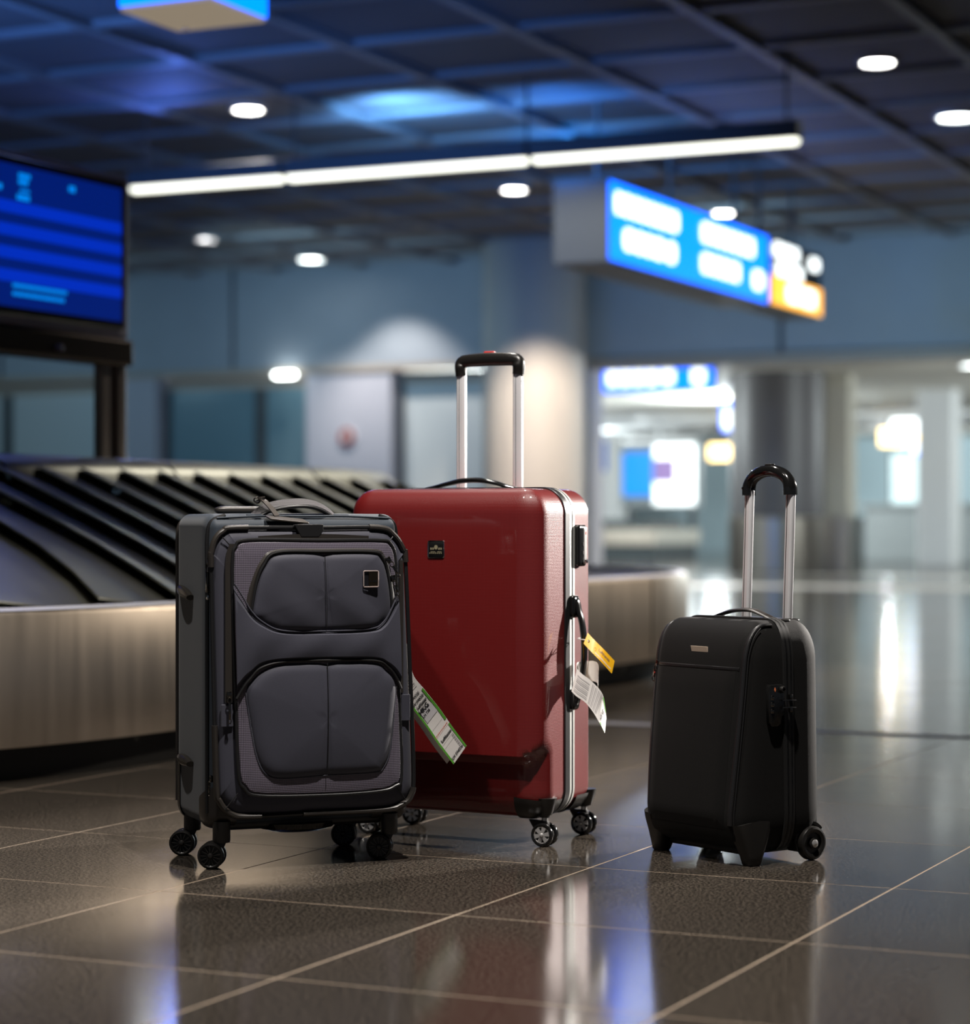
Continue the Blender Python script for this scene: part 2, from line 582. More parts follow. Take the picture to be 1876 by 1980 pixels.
# floor tile: dark speckled polished stone
m = mat('polished_dark_granite', (0.05, 0.046, 0.042), 0.16, spec=0.42)
nt, N, L, b = nodes(m)
geo = add(nt, 'ShaderNodeNewGeometry')
n1 = add(nt, 'ShaderNodeTexNoise', Scale=170.0, Detail=2.0, Roughness=0.6)
n2 = add(nt, 'ShaderNodeTexNoise', Scale=2.2, Detail=3.0)
n3 = add(nt, 'ShaderNodeTexNoise', Scale=420.0, Detail=1.0)
for q in (n1, n2, n3): L.new(geo.outputs['Position'], q.inputs['Vector'])
cr = add(nt, 'ShaderNodeValToRGB')
cr.color_ramp.elements[0].position = 0.43
cr.color_ramp.elements[0].color = (0.009, 0.0085, 0.008, 1)
cr.color_ramp.elements[1].position = 0.62
cr.color_ramp.elements[1].color = (0.110, 0.091, 0.072, 1)
ad = add(nt, 'ShaderNodeMath', operation='MULTIPLY_ADD')
L.new(n3.outputs['Fac'], ad.inputs[0]); ad.inputs[1].default_value = 0.45
sub = add(nt, 'ShaderNodeMath', operation='SUBTRACT'); L.new(n1.outputs['Fac'], sub.inputs[0]); sub.inputs[1].default_value = 0.225
L.new(sub.outputs[0], ad.inputs[2])
L.new(ad.outputs[0], cr.inputs['Fac'])
oi = add(nt, 'ShaderNodeObjectInfo')
mv = add(nt, 'ShaderNodeMapRange'); mv.inputs['To Min'].default_value = 0.85; mv.inputs['To Max'].default_value = 1.15
L.new(oi.outputs['Random'], mv.inputs['Value'])
mm = add(nt, 'ShaderNodeVectorMath', operation='SCALE')
L.new(cr.outputs['Color'], mm.inputs[0]); L.new(mv.outputs['Result'], mm.inputs['Scale'])
L.new(mm.outputs['Vector'], b.inputs['Base Color'])
mr = add(nt, 'ShaderNodeMapRange'); mr.inputs['To Min'].default_value = 0.07; mr.inputs['To Max'].default_value = 0.15
L.new(n2.outputs['Fac'], mr.inputs['Value']); L.new(mr.outputs['Result'], b.inputs['Roughness'])
bp = add(nt, 'ShaderNodeBump', Strength=0.10, Distance=0.0006)
L.new(n1.outputs['Fac'], bp.inputs['Height']); L.new(bp.outputs['Normal'], b.inputs['Normal'])
M['tile'] = m
M['grout'] = grain(mat('beige_grout', (0.36, 0.28, 0.205), 0.7), 40, 0, 0, 0.25)
M['strip'] = mat('pale_stone_strip', (0.82, 0.76, 0.68), 0.5)
grain(M['steel'], 6, 0.0, 0, 0.16, 'Object', (3.0, 3.0, 0.15), 0.10)
grain(M['steel_plate'], 3, 0.0, 0, 0.2, 'Object', None, 0.08)

# ------------------------------------------------------------------ setting: floor
TS = 0.6445
X0, Y0 = -2.484, 3.137


def view(x, y, z):
    X, d = CA * x + SA * y, -SA * x + CA * y
    if d < 0.3: return None
    return 938 + 4436 * X / d, 1013 + 4436 * (0.717 - z) / d, d


bm = new()
box(bm, -34, 16, -6, 66, -0.12, -0.0004)
floor = tag(link('floor', bm, M['grout'], smooth=False), kind='structure')
bm = new()
g = 0.0024
box(bm, -TS / 2 + g, TS / 2 - g, -TS / 2 + g, TS / 2 - g, -0.02, 0.0)
tile_me = bpy.data.meshes.new('tile')
bm.to_mesh(tile_me); bm.free()
tile_me.materials.append(M['tile'])
far = new()
count = 0
for i in range(-48, 30):
    for j in range(-14, 98):
        cx, cy = X0 + (i + 0.5) * TS, Y0 + (j + 0.5) * TS
        vis = False
        dmin = 99
        for ax in (-0.5, 0, 0.5):
            for ay in (-0.5, 0, 0.5):
                v = view(cx + ax * TS, cy + ay * TS, 0)
                if v and -30 < v[0] < 1906 and v[1] < 2010:
                    vis = True; dmin = min(dmin, v[2])
        if vis and dmin < 13.5 and count < 298:
            o = bpy.data.objects.new('tile', tile_me)
            COL.objects.link(o); o.parent = floor
            o.location = (cx, cy, 0)
            count += 1
        else:
            h = TS / 2 - g
            q = [far.verts.new((cx + a * h, cy + b_ * h, 0)) for a, b_ in ((-1, -1), (1, -1), (1, 1), (-1, 1))]
            far.faces.new(q)
tag(link('far_tiles', far, M['tile'], floor, smooth=False), kind='stuff')

# pale inlaid strips in the floor
bm = new(); box(bm, -12, 8, 7.60, 7.71, -0.01, 0.0012)
tag(link('trim_1', bm, M['strip'], smooth=False), kind='structure')
bm = new(); box(bm, -10.6, 6, 24.5, 26.1, -0.01, 0.002)
tag(link('trim_2', bm, M['strip'], smooth=False), kind='structure')
bm = new(); box(bm, -10.6, 6, 30.6, 31.0, -0.01, 0.002)
tag(link('trim_3', bm, M['strip'], smooth=False), kind='structure')

# ------------------------------------------------------------------ setting: ceiling
CH = 4.02
bm = new(); box(bm, -34, 16, -6, 25.9, CH + 0.10, CH + 0.2)
ceiling = tag(link('ceiling', bm, M['dark_void'], smooth=False), kind='structure')
GS = 1.255
bm = new(); box(bm, -GS / 2 + 0.05, GS / 2 - 0.05, -GS / 2 + 0.05, GS / 2 - 0.05, 0.0, 0.02, 0.004, 1)
pan_me = bpy.data.meshes.new('panel'); bm.to_mesh(pan_me); bm.free(); pan_me.materials.append(M['ceiling_panel'])
rest = new()
GX, GY = -8.8, 13.84
count = 0
for i in range(-18, 20):
    for j in range(-15, 10):
        cx, cy = GX + (i + 0.5) * GS, GY + (j + 0.5) * GS
        if cy > 25.2: continue
        v = view(cx, cy, CH)
        if v and -120 < v[0] < 2000 and v[1] > -120 and count < 298:
            o = bpy.data.objects.new('panel', pan_me)
            COL.objects.link(o); o.parent = ceiling
            o.location = (cx, cy, CH + random.uniform(0, 0.004))
            count += 1
        else:
            h = GS / 2 - 0.05
            rest.faces.new([rest.verts.new((cx + a * h, cy + b_ * h, CH)) for a, b_ in ((-1, -1), (-1, 1), (1, 1), (1, -1))])
tag(link('far_panels', rest, M['ceiling_panel'], ceiling, smooth=False), kind='stuff')
for i in range(-12, 15):
    x = GX + i * GS
    bm = new(); box(bm, x - 0.045, x + 0.045, -5, 25.75, CH - 0.05, CH + 0.06)
    link('beam', bm, M['ceiling_beam'], ceiling, smooth=False)
for j in range(-6, 10):
    y = GY + j * GS
    bm = new(); box(bm, -24, 10, y - 0.04, y + 0.04, CH - 0.035, CH + 0.05)
    link('beam', bm, M['ceiling_beam'], ceiling, smooth=False)

# ------------------------------------------------------------------ setting: back wall
WY = 25.8
wall = tag(link('wall_back', box(new(), -26, 6, WY + 0.05, WY + 0.35, 2.72, CH + 0.1), M['wall_joint'], smooth=False), kind='structure')
js = [-23.28, -19.54, -15.80, -12.05, -8.31, -4.57, -0.83, 2.9]
for a, c in zip(js[:-1], js[1:]):
    link('panel', box(new(), a + 0.03, c - 0.03, WY, WY + 0.05, 2.74, CH + 0.05, 0.006, 1), M['wall_panel'], wall, smooth=False)
for a, c in ((-26, -21.2), (-17.88, -17.0), (-14.71, -13.47), (-12.09, -10.72)):
    link('panel', box(new(), a, c, WY + 0.02, WY + 0.4, 0.0, 2.72, 0.008, 1), M['wall_light'], wall, smooth=False)
bm = new(); box(bm, -21.2, -10.72, WY - 0.02, WY + 0.03, 2.66, 2.74)
tag(link('trim_4', bm, M['beige_trim'], smooth=False), kind='structure')
bm = new(); box(bm, -10.72, 6, WY - 0.02, WY + 0.5, 2.60, 2.72)
tag(link('trim_5', bm, M['beige_trim'], smooth=False), kind='structure')


def door(n, x0, x1, mull, glassm):
    d = tag(link('door_%d' % n, box(new(), x0, x1, WY + 0.30, WY + 0.36, 2.50, 2.66), M['beige_trim'], smooth=False), kind='structure')
    link('frame', box(new(), x0, x0 + 0.07, WY + 0.22, WY + 0.36, 0, 2.5), M['door_frame'], d, smooth=False)
    link('frame', box(new(), x1 - 0.07, x1, WY + 0.22, WY + 0.36, 0, 2.5), M['door_frame'], d, smooth=False)
    es = [x0 + 0.07] + list(mull) + [x1 - 0.07]
    for mx in mull:
        link('frame', box(new(), mx - 0.07, mx + 0.07, WY + 0.22, WY + 0.36, 0, 2.5), M['door_frame'], d, smooth=False)
    for a, c in zip(es[:-1], es[1:]):
        link('pane', box(new(), a, c, WY + 0.28, WY + 0.30, 0, 2.5), glassm, d, smooth=False)


door(1, -21.2, -17.88, (-19.6,), M['glass_pale'])
door(2, -17.0, -14.71, (-15.52,), M['glass'])
door(3, -13.47, -12.09, (), M['glass_pale'])

# round sign on the pale panel
rs = tag(link('round_sign', lathe(new(), [(0.0, 0.0), (0.13, 0.0), (0.13, 0.03), (0.0, 0.03)], (-14.09, WY - 0.01, 1.83), 'y', 28), M['white']),
         'small round red and white sign on the pale wall panel', 'sign')
link('sign_face', lathe(new(), [(0.0, -0.012), (0.115, -0.012), (0.115, 0.0), (0.0, 0.0)], (-14.09, WY - 0.01, 1.83), 'y', 28), mat('red_sign_face', (0.30, 0.02, 0.02), 0.5), rs)
link('pictogram', box(new(), -14.12, -14.06, WY - 0.03, WY - 0.02, 1.77, 1.89), M['white'], rs, smooth=False)

# other walls of the near hall (out of the frame, close the room)
tag(link('wall_left', box(new(), -26.3, -26, -6, 26, 0, CH + 0.1), M['wall_panel'], smooth=False), kind='structure')


# columns
def column(name, x, y, r, z1, m, guard=None, n=56):
    bm = new()
    lathe(bm, [(r, 0.0), (r, z1)], (x, y, 0), 'z', n)
    c = tag(link(name, bm, m), kind='structure')
    if guard:
        link('guard', lathe(new(), [(r, 0.01), (r + 0.02, 0.02), (r + 0.02, guard - 0.02), (r, guard)], (x, y, 0), 'z', n), M['column_steel'], c)
    return c


column('column', -10.92, 24.55, 0.595, CH + 0.08, M['column'], 0.82)
column('column', -10.55, 32.6, 0.70, 2.95, M['column_dark'], 0.82)
bm = new(); box(bm, -9.95, -9.55, 32.9, 33.3, 0.0, 2.95, 0.02)
pil = tag(link('pillar', bm, M['pillar'], smooth=False), kind='structure')
link('guard', box(new(), -9.97, -9.53, 32.88, 33.32, 0.0, 0.82, 0.01), M['column_steel'], pil, smooth=False)

# ------------------------------------------------------------------ setting: hall beyond
tag(link('far_ceiling', box(new(), -34, 16, 26.2, 60, 2.95, 3.1), M['cream'], smooth=False), kind='structure')
tag(link('wall_far', box(new(), -34, 16, 58, 58.3, 0, 3.0), M['teal_wall'], smooth=False), kind='structure')
tag(link('far_soffit', box(new(), -34, 16, 44.5, 49.5, 2.80, 2.97, 0.02), M['white'], smooth=False), kind='structure')
tag(link('far_column', box(new(), -9.75, -9.15, 37.6, 38.2, 0, 2.96, 0.03), M['white'], smooth=False), kind='structure')
tag(link('far_column', box(new(), -21.6, -20.9, 52, 52.7, 0, 2.96, 0.03), M['white'], smooth=False), kind='structure')


def slab(name, x0, x1, y, z0, z1, m, depth=0.12, label=None, cat=None, parent=None, bev=0.01, kind=None, group=None):
    o = link(name, box(new(), x0, x1, y, y + depth, z0, z1, bev, 1), m, parent, smooth=False)
    return tag(o, label, cat, group, kind)


# lit display wall with a blue side and a lilac picture
dsp = slab('display_board', -18.0, -16.3, 45.0, 1.05, 2.42, M['counter'], 0.3, 'large white lit display board with blue side and lilac picture in the far hall', 'display')
slab('lit_panel', -17.25, -16.34, 44.96, 1.12, 2.38, M['far_white'], 0.03, parent=dsp)
slab('blue_panel', -17.95, -17.27, 44.95, 1.30, 2.22, M['far_blue'], 0.03, parent=dsp)
slab('picture', -17.26, -16.76, 44.92, 1.58, 2.08, M['far_purple'], 0.03, parent=dsp)
slab('leg', -17.9, -17.8, 45.05, 0, 1.05, M['far_dark'], 0.2, parent=dsp)
slab('leg', -16.5, -16.4, 45.05, 0, 1.05, M['far_dark'], 0.2, parent=dsp)

ys = slab('amber_sign', -16.06, -15.38, 45.0, 2.02, 2.38, M['sign_case'], 0.2, 'small amber lit sign right of the white display board', 'sign')
slab('lit_face', -16.04, -15.40, 44.97, 2.04, 2.36, M['far_yellow'], 0.03, parent=ys)
slab('hanger', -15.75, -15.70, 45.05, 2.38, 2.95, M['door_frame'], 0.05, parent=ys)
bsn = slab('hanging_sign', -12.62, -12.34, 36.0, 2.24, 2.77, M['sign_case'], 0.15, 'narrow blue and white lit sign above the amber sign, left of the dark column', 'sign')
slab('lit_face', -12.61, -12.35, 35.97, 2.25, 2.76, M['sign_blue'], 0.03, parent=bsn)
slab('arrow', -12.55, -12.41, 35.94, 2.29, 2.62, M['sign_white'], 0.03, parent=bsn)
slab('hanger', -12.50, -12.46, 36.05, 2.77, 2.95, M['door_frame'], 0.05, parent=bsn)

cl = slab('cluster_sign', -12.30, -11.42, 45.0, 2.36, 2.86, M['sign_case'], 0.2, 'hanging lit sign with white, amber and blue faces right of the cream pillar', 'sign')
slab('lit_face', -12.18, -11.44, 44.96, 2.48, 2.86, M['sign_white'], 0.03, parent=cl)
slab('amber_face', -12.42, -11.40, 44.98, 2.28, 2.62, M['far_yellow'], 0.03, parent=cl)
slab('blue_face', -11.85, -11.42, 44.94, 2.08, 2.36, M['sign_blue'], 0.03, parent=cl)
slab('pictogram', -11.74, -11.52, 44.90, 2.14, 2.34, M['sign_white'], 0.03, parent=cl)
slab('hanger', -11.95, -11.90, 45.05, 2.86, 2.95, M['door_frame'], 0.05, parent=cl)

cy = slab('cyan_panel', -12.5, -11.55, 46.0, 1.0, 2.2, M['door_frame'], 0.2, 'pale cyan lit panel under the hanging sign cluster', 'display')
slab('lit_face', -12.45, -11.6, 45.96, 1.04, 2.16, M['far_cyan'], 0.03, parent=cy)
slab('leg', -12.4, -12.2, 46.05, 0, 1.0, M['far_dark'], 0.1, parent=cy)
slab('leg', -11.9, -11.7, 46.05, 0, 1.0, M['far_dark'], 0.1, parent=cy)
slab('kiosk', -12.7, -11.7, 43.5, 0.0, 0.86, M['far_dark'], 0.7, 'dark low kiosk below the pale cyan panel', 'kiosk', bev=0.04)
wc = slab('service_counter', -11.9, -8.0, 42.0, 0.0, 1.02, M['counter'], 0.8, 'white counter with pale top to the right of the cyan panel', 'counter', bev=0.02)
slab('counter_top', -12.1, -7.9, 41.9, 1.02, 1.10, M['counter'], 1.0, parent=wc)
fc = slab('far_carousel', -21.5, -16.1, 42.0, 0.0, 0.30, M['far_dark'], 2.4, 'low dark-based carousel far away below the white display board', 'carousel', bev=0.03)
slab('side_panel', -21.5, -16.05, 41.9, 0.30, 0.62, M['steel'], 2.6, parent=fc)
slab('bed', -21.3, -16.3, 42.2, 0.62, 0.80, M['far_dark'], 1.9, parent=fc)
bn = slab('banner', -18.95, -18.55, 45.5, 1.85, 2.5, M['far_navy'], 0.05, 'dark blue hanging banner beside the round beige column', 'banner')
slab('hanger', -18.77, -18.73, 45.51, 2.5, 2.80, M['door_frame'], 0.03, parent=bn)
lb = slab('light_band', -18.9, -17.2, 47.4, 2.36, 2.60, M['far_band'], 0.1, 'long pale lit band above the blue side of the display board', 'light')
slab('hanger', -18.1, -18.05, 47.45, 2.60, 2.82, M['white'], 0.04, parent=lb)
slab('cabinet', -16.9, -16.0, 50.0, 0.0, 1.2, M['far_dark'], 0.6, 'dark blue-grey cabinet behind the far carousel, right of the display board', 'cabinet', bev=0.02)
slab('cabinet', -8.9, -7.6, 46.0, 0.0, 2.2, M['teal_wall'], 0.6, 'tall teal cabinet beyond the white counter at the right edge', 'cabinet', bev=0.02)


# ceiling lights
def downlight(x, y, z, label, group=None, r=0.115, power=0, lens='lamp', col=NEUT, size=90, square=False):
    t = tag(empty('downlight', (x, y, z)), label, 'light', group)
    bm = new()
    lathe(bm, [(r + 0.03, 0.005), (r + 0.03, -0.02), (r, -0.03), (r - 0.005, -0.005), (r - 0.005, 0.0)], (0, 0, 0), 'z', 28)
    link('trim_ring', bm, M['white'], t)
    link('lens', lathe(new(), [(0.0, -0.022), (r, -0.018), (r, -0.008), (0.0, -0.006)], (0, 0, 0), 'z', 28), M[lens], t)
    if power:
        spot('downlight_beam', (0, 0, -0.06), (0, 0, -3), power, col, size, 0.7, 0.05, t)
    return t


downlight(-9.44, 15.65, CH, 'round downlight in the blue-lit ceiling above the lamp bar, left side', power=160)
downlight(-4.42, 15.95, CH, 'round downlight in the dark ceiling near the top right corner', power=160)
downlight(-4.44, 18.38, CH, 'round downlight cut by the right edge above the hanging signs', power=160, lens='lamp_cool', r=0.15)
downlight(-9.34, 20.52, CH, 'round downlight just under the lamp bar above the beige column', power=260)
downlight(-8.03, 22.99, CH, 'round downlight touching the upper edge of the blue hanging sign', power=260)
downlight(-14.18, 22.61, CH, 'round downlight beside the information screen, below the lamp bar', power=200)
downlight(-14.07, 24.85, CH, 'cool oval downlight close to the top of the back wall', power=160, lens='lamp_cool', r=0.16)
downlight(-7.25, 29.27, 2.95, 'bright downlight under the far ceiling at the upper right of the opening', power=80, lens='lamp_cool', r=0.16)
downlight(-7.49, 31.9, 2.95, 'downlight of the far ceiling cut by the right edge', power=80, lens='lamp_cool', r=0.16)
for q, (x, y) in enumerate(((-17.98, 44.17), (-17.34, 44.47), (-18.0, 48.2), (-17.38, 48.5))):
    downlight(x, y, 2.95 if y < 44.5 else 2.80, 'small far downlight above the white display board, %s from the left' % ('first', 'second', 'third', 'fourth')[q], 'four far downlights in a row', r=0.14, lens='far_white')
# wall-washing downlights whose cones show on the back wall and the column
spot('wall_washer', (-13.3, 24.7, 3.9), (-13.25, 25.75, 1.6), 170, NEUT, 80, 0.7, 0.05)
spot('column_washer', (-9.3, 21.4, 3.9), (-10.7, 24.3, 0.4), 1050, WARM, 58, 0.6, 0.05)

# wall lamp band in front of the doors (oval light over the left door)
wl = tag(link('wall_light', rbox((0.15, 0.05, 0.03), (0.04, 0.03, 0.025), 4, 3, (-14.95, WY - 0.10, 2.64)), M['lamp_cool']),
         'oval lit wall lamp at the lintel over the teal glass door', 'light')
link('lamp_bracket', box(new(), -15.0, -14.9, WY - 0.06, WY + 0.02, 2.62, 2.68), M['door_frame'], wl, smooth=False)

# ------------------------------------------------------------------ linear ceiling lamp
LY = 15.5
ll = tag(empty('linear_lamp', (-7.95, LY, 3.4)), 'long straight white lamp bar hung across the hall below the ceiling', 'light')
xs = [-10.46, -9.012, -6.924, -4.836]
for a, c in zip(xs[:-1], xs[1:]):
    a_, c_ = a + 7.95 + 0.012, c + 7.95 - 0.012
    link('housing', box(new(), a_, c_, -0.07, 0.07, 0.02, 0.15, 0.008, 1), M['sign_case'], ll, smooth=False)
    link('tube_cover', rbox(((c_ - a_) / 2 - 0.015, 0.05, 0.03), (0.03, 0.03, 0.028), 3, 2, ((a_ + c_) / 2, 0, 0.01)), M['tube'], ll)
for a in (-10.3, -8.93, -6.95, -4.95):
    link('hanger_rod', tube(new(), [(a + 7.95, 0, 0.15), (a + 7.95, 0, CH - 3.4 + 0.05)], 0.012), M['door_frame'], ll)
spot('blue_uplight', (-8.25, 15.75, 3.58), (-8.2, 16.3, 4.0), 150, (0.16, 0.46, 1.0), 160, 0.9, 0.1)
spot('blue_uplight', (-7.6, 17.6, 3.5), (-7.6, 18.0, 4.0), 60, (0.02, 0.28, 1.0), 150, 0.9, 0.1)
spot('blue_uplight', (-7.0, 15.9, 3.58), (-7.0, 16.6, 4.0), 40, (0.04, 0.25, 1.0), 165, 0.9, 0.1)
spot('blue_uplight', (-9.9, 15.3, 3.58), (-9.9, 14.6, 4.0), 30, (0.10, 0.22, 1.0), 165, 0.9, 0.1)
area('lamp_bar_light', (-7.65, LY, 3.36), (-7.65, LY, 0), 45, (1, 1, 0.9), 5.5, 0.1)

# ------------------------------------------------------------------ hanging signs


def blobs(parent, x, y, z, rows, m, face='x', t=0.012):
    """rows of rounded letter blocks (the lettering is too blurred in the photograph to be read)"""
    for (s0, z0, parts, h) in rows:
        s = s0
        for w in parts:
            if w < 0:
                s += -w
                continue
            if face == 'x':
                bm = prism(new(), rrect(s, s + w, z0, z0 + h, min(w, h) * 0.35, 4), x, x + t, 'yz')
            else:
                bm = prism(new(), rrect(s, s + w, z0, z0 + h, min(w, h) * 0.35, 4), y - t, y, 'xz')
            link('glyph', bm, m, parent, smooth=False)
            s += w + 0.03


SX = -6.6
sg = tag(empty('hanging_sign', (SX, 18.1, 2.74)), 'large blue lit direction sign with two columns of white lettering', 'sign')
E0, E1, Z0, Z1 = 16.25 - 18.1, 20.1 - 18.1, 0.0, 0.60
link('case', box(new(), -0.46, 0.0, E0 - 0.02, E1, Z0 - 0.03, Z1 + 0.02, 0.01, 1), M['sign_case'], sg, smooth=False)
link('face', box(new(), 0.0, 0.012, E0 + 0.0, E0 + 1.86, Z0, Z1), M['sign_blue'], sg, smooth=False)
link('face', box(new(), 0.0, 0.012, E0 + 1.88, E1 - 0.02, Z0, Z1), M['sign_blue'], sg, smooth=False)
blobs(sg, 0.012, 0, 0, [(E0 + 0.10, 0.36, [0.12, 0.16, 0.14, 0.15, 0.14, 0.16, 0.13, 0.14], 0.17),
                        (E0 + 0.28, 0.10, [0.20, 0.18, 0.16, 0.22, -0.04, 0.20], 0.17),
                        (E0 + 2.05, 0.36, [0.20, 0.16, 0.17, 0.16, 0.15, 0.18, 0.15], 0.17),
                        (E0 + 2.05, 0.10, [0.20, 0.17, 0.18, 0.16, 0.12], 0.17),
                        (E0 + 3.40, 0.09, [0.26], 0.17)], M['sign_white'])
for e in (E0 + 0.3, E0 + 1.9, E1 - 0.3):
    link('hanger_rod', tube(new(), [(-0.22, e, Z1), (-0.22, e, CH - 2.74 + 0.05)], 0.018), M['sign_case'], sg)
s2 = tag(empty('hanging_sign', (SX, 20.95, 2.75)), 'black sign with white marks and amber lower half beside the blue sign', 'sign')
link('case', box(new(), -0.40, 0.0, -0.77, 0.82, -0.02, 0.60, 0.01, 1), M['sign_black'], s2, smooth=False)
link('amber_face', box(new(), 0.0, 0.012, -0.76, 0.80, 0.0, 0.26), M['sign_yellow'], s2, smooth=False)
blobs(s2, 0.012, 0, 0, [(-0.70, 0.44, [0.22, 0.24, 0.20], 0.13), (-0.62, 0.27, [0.24, 0.26, 0.2], 0.13), (0.42, 0.42, [0.26], 0.12), (-0.30, 0.05, [0.42, -0.02, 0.40], 0.17)], M['sign_white'])
for e in (-0.5, 0.5):
    link('hanger_rod', tube(new(), [(-0.2, e, 0.6), (-0.2, e, CH - 2.75 + 0.05)], 0.018), M['sign_case'], s2)

s3 = tag(empty('hanging_sign', (-10.35, 27.2, 2.40)), 'long blue lit sign with white letters in the opening beside the beige column', 'sign')
link('case', box(new(), -0.78, 0.74, -0.02, 0.14, -0.01, 0.42, 0.01, 1), M['sign_case'], s3, smooth=False)
link('face', box(new(), -0.76, 0.72, -0.035, -0.02, 0.0, 0.41), M['sign_blue'], s3, smooth=False)
blobs(s3, 0, -0.035, 0, [(-0.70, 0.07, [0.14, 0.15, 0.14, 0.16, -0.02, 0.17], 0.24), (0.44, 0.06, [0.17], 0.27)], M['sign_white'], 'y')
for e in (-0.5, 0.5):
    link('hanger_rod', tube(new(), [(e, 0.06, 0.42), (e, 0.06, 0.56)], 0.015), M['sign_case'], s3)

# carousel number box (upper left corner of the frame)
nb = tag(empty('number_sign', (-5.345, 8.41, 2.9)), 'blue lit box sign with white marks hanging at the top left', 'sign')
link('bottom', box(new(), -0.225, 0.225, -0.225, 0.225, 0.0, 0.03, 0.004, 1), mat('beige_sign_base', (0.62, 0.52, 0.40), 0.5, emit=(0.62, 0.50, 0.36), estr=0.4), nb, smooth=False)
for ax in (0, 1, 2, 3):
    bm = new(); box(bm, -0.225, 0.225, -0.235, -0.222, 0.02, 0.50, 0.002, 1)
    bmesh.ops.rotate(bm, verts=bm.verts[:], cent=(0, 0, 0), matrix=Matrix.Rotation(ax * PI / 2, 3, 'Z'))
    link('face', bm, M['sign_blue'], nb, smooth=False)
    bm = prism(new(), rrect(-0.07, 0.07, 0.075, 0.42, 0.05), -0.243, -0.235, 'xz')
    bmesh.ops.rotate(bm, verts=bm.verts[:], cent=(0, 0, 0), matrix=Matrix.Rotation(ax * PI / 2, 3, 'Z'))
    link('mark', bm, M['sign_white'], nb, smooth=False)
link('screw', lathe(new(), [(0.0, -0.008), (0.012, -0.006), (0.012, 0.0)], (-0.15, 0.17, 0.0), 'z', 12), M['chrome'], nb)
link('hanger_rod', tube(new(), [(0, 0, 0.45), (0, 0, CH - 2.9 + 0.05)], 0.025), M['sign_case'], nb)

# ------------------------------------------------------------------ baggage carousel
car = tag(empty('baggage_carousel', (-6.5, 7.8, 0)), 'stainless steel baggage carousel with slanted plates and black kick base', 'carousel')
CN, CE0, CE1 = -6.45, 5.9, 9.75
RO = 2.70


def stadium(t, r, e0, e1):
    """t: -1..0 near arc (from left to the straight side), 0..1 straight side, 1..2 far arc"""
    if t < 0:
        a = t * PI / 2
        return Vector((CN + r * math.cos(a), e0 + r * math.sin(a), 0))
    if t <= 1:
        return Vector((CN + r, e0 + (e1 - e0) * t, 0))
    a = (t - 1) * PI / 2
    return Vector((CN + r * math.cos(a), e1 + r * math.sin(a), 0))


org = Vector((-6.5, 7.8, 0))


def outer(t, off=0.0): return stadium(t, RO + off, CE0, CE1) - org
def plate_foot(t, off=0.0): return stadium(t, RO - 0.055 + off, CE0, 8.55) - org
def ridge(t, off=0.0): return stadium(t, 1.80 + off, CE0 - 0.05, 8.55) - org


def sheet(t0, t1, prof, n, fn):
    """surface following the path fn(t, offset) with a section of (offset, z)"""
    bm = new()
    cols = []
    for i in range(n + 1):
        t = t0 + (t1 - t0) * i / n
        cols.append([bm.verts.new(fn(t, o) + Vector((0, 0, z))) for o, z in prof])
    for A, B in zip(cols[:-1], cols[1:]):
        for k in range(len(prof) - 1):
            bm.faces.new((A[k], B[k], B[k + 1], A[k + 1]))
    return bm


segs = [(-2.0, -1.6), (-1.6, -1.2), (-1.2, -0.8), (-0.8, -0.42), (-0.42, 0.0), (0.0, 0.34), (0.34, 0.67), (0.67, 1.0), (1.0, 1.4), (1.4, 1.8), (1.8, 2.2), (2.2, 2.6), (2.6, 3.0)]
for a, c in segs:
    link('side_panel', sheet(a + 0.002, c - 0.002, [(-0.06, 0.105), (-0.004, 0.10), (0.0, 0.108), (0.0, 0.462), (-0.006, 0.474), (-0.05, 0.478), (-0.05, 0.44)], 10, outer), M['steel'], car)
link('kick_base', sheet(-2.0, 3.0, [(-0.10, 0.0), (-0.10, 0.12)], 70, outer), M['black_kick'], car)
link('bumper_rail', sheet(-2.0, 3.0, [(-0.05, 0.478), (-0.045, 0.484), (-0.02, 0.486), (-0.003, 0.478)], 70, outer), M['alu'], car)
link('under_bed', sheet(-2.0, 3.0, [(0.0, 0.40), (-0.8, 0.70)], 70, plate_foot), M['black_kick'], car)
bm = new()
A_ = [bm.verts.new(outer(-2 + 5 * i / 90, -0.04) + Vector((0, 0, 0.455))) for i in range(91)]
B_ = [bm.verts.new(plate_foot(-2 + 5 * i / 90, -0.03) + Vector((0, 0, 0.452))) for i in range(91)]
for k in range(90): bm.faces.new((A_[k], A_[k + 1], B_[k + 1], B_[k]))
link('apron', bm, M['dark_bronze'], car)
# overlapping slanted plates
ts = []
n_near, n_st, n_far = 11, 11, 16
ts += [-1 + i / n_near for i in range(n_near)]
ts += [i / n_st for i in range(n_st)]
ts += [1 + 2 * i / n_far for i in range(n_far + 1)]
for a, c in zip(ts[:-1], ts[1:]):
    bm = new()
    c2 = c + (c - a) * 0.16
    K, Q = 6, 5
    top = []
    for i in range(K + 1):
        s = i / K
        row = []
        for j in range(Q + 1):
            u = j / Q
            tt = a + (c2 - a) * s + 0.035 * math.sin(PI * u)          # slightly crescent shaped
            p = plate_foot(tt) * (1 - u) + ridge(tt, 0.0) * u
            z = 0.455 + (0.865 - 0.455) * u + 0.050 * (1 - s) - 0.012 * math.sin(PI * u)
            row.append(bm.verts.new((p.x, p.y, z)))
        top.append(row)
    for A, B in zip(top[:-1], top[1:]):
        for k in range(Q):
            bm.faces.new((A[k], B[k], B[k + 1], A[k + 1]))
    bmesh.ops.recalc_face_normals(bm, faces=bm.faces[:])
    bmesh.ops.solidify(bm, geom=bm.faces[:], thickness=0.006)
    link('plate', bm, M['steel_plate'], car)
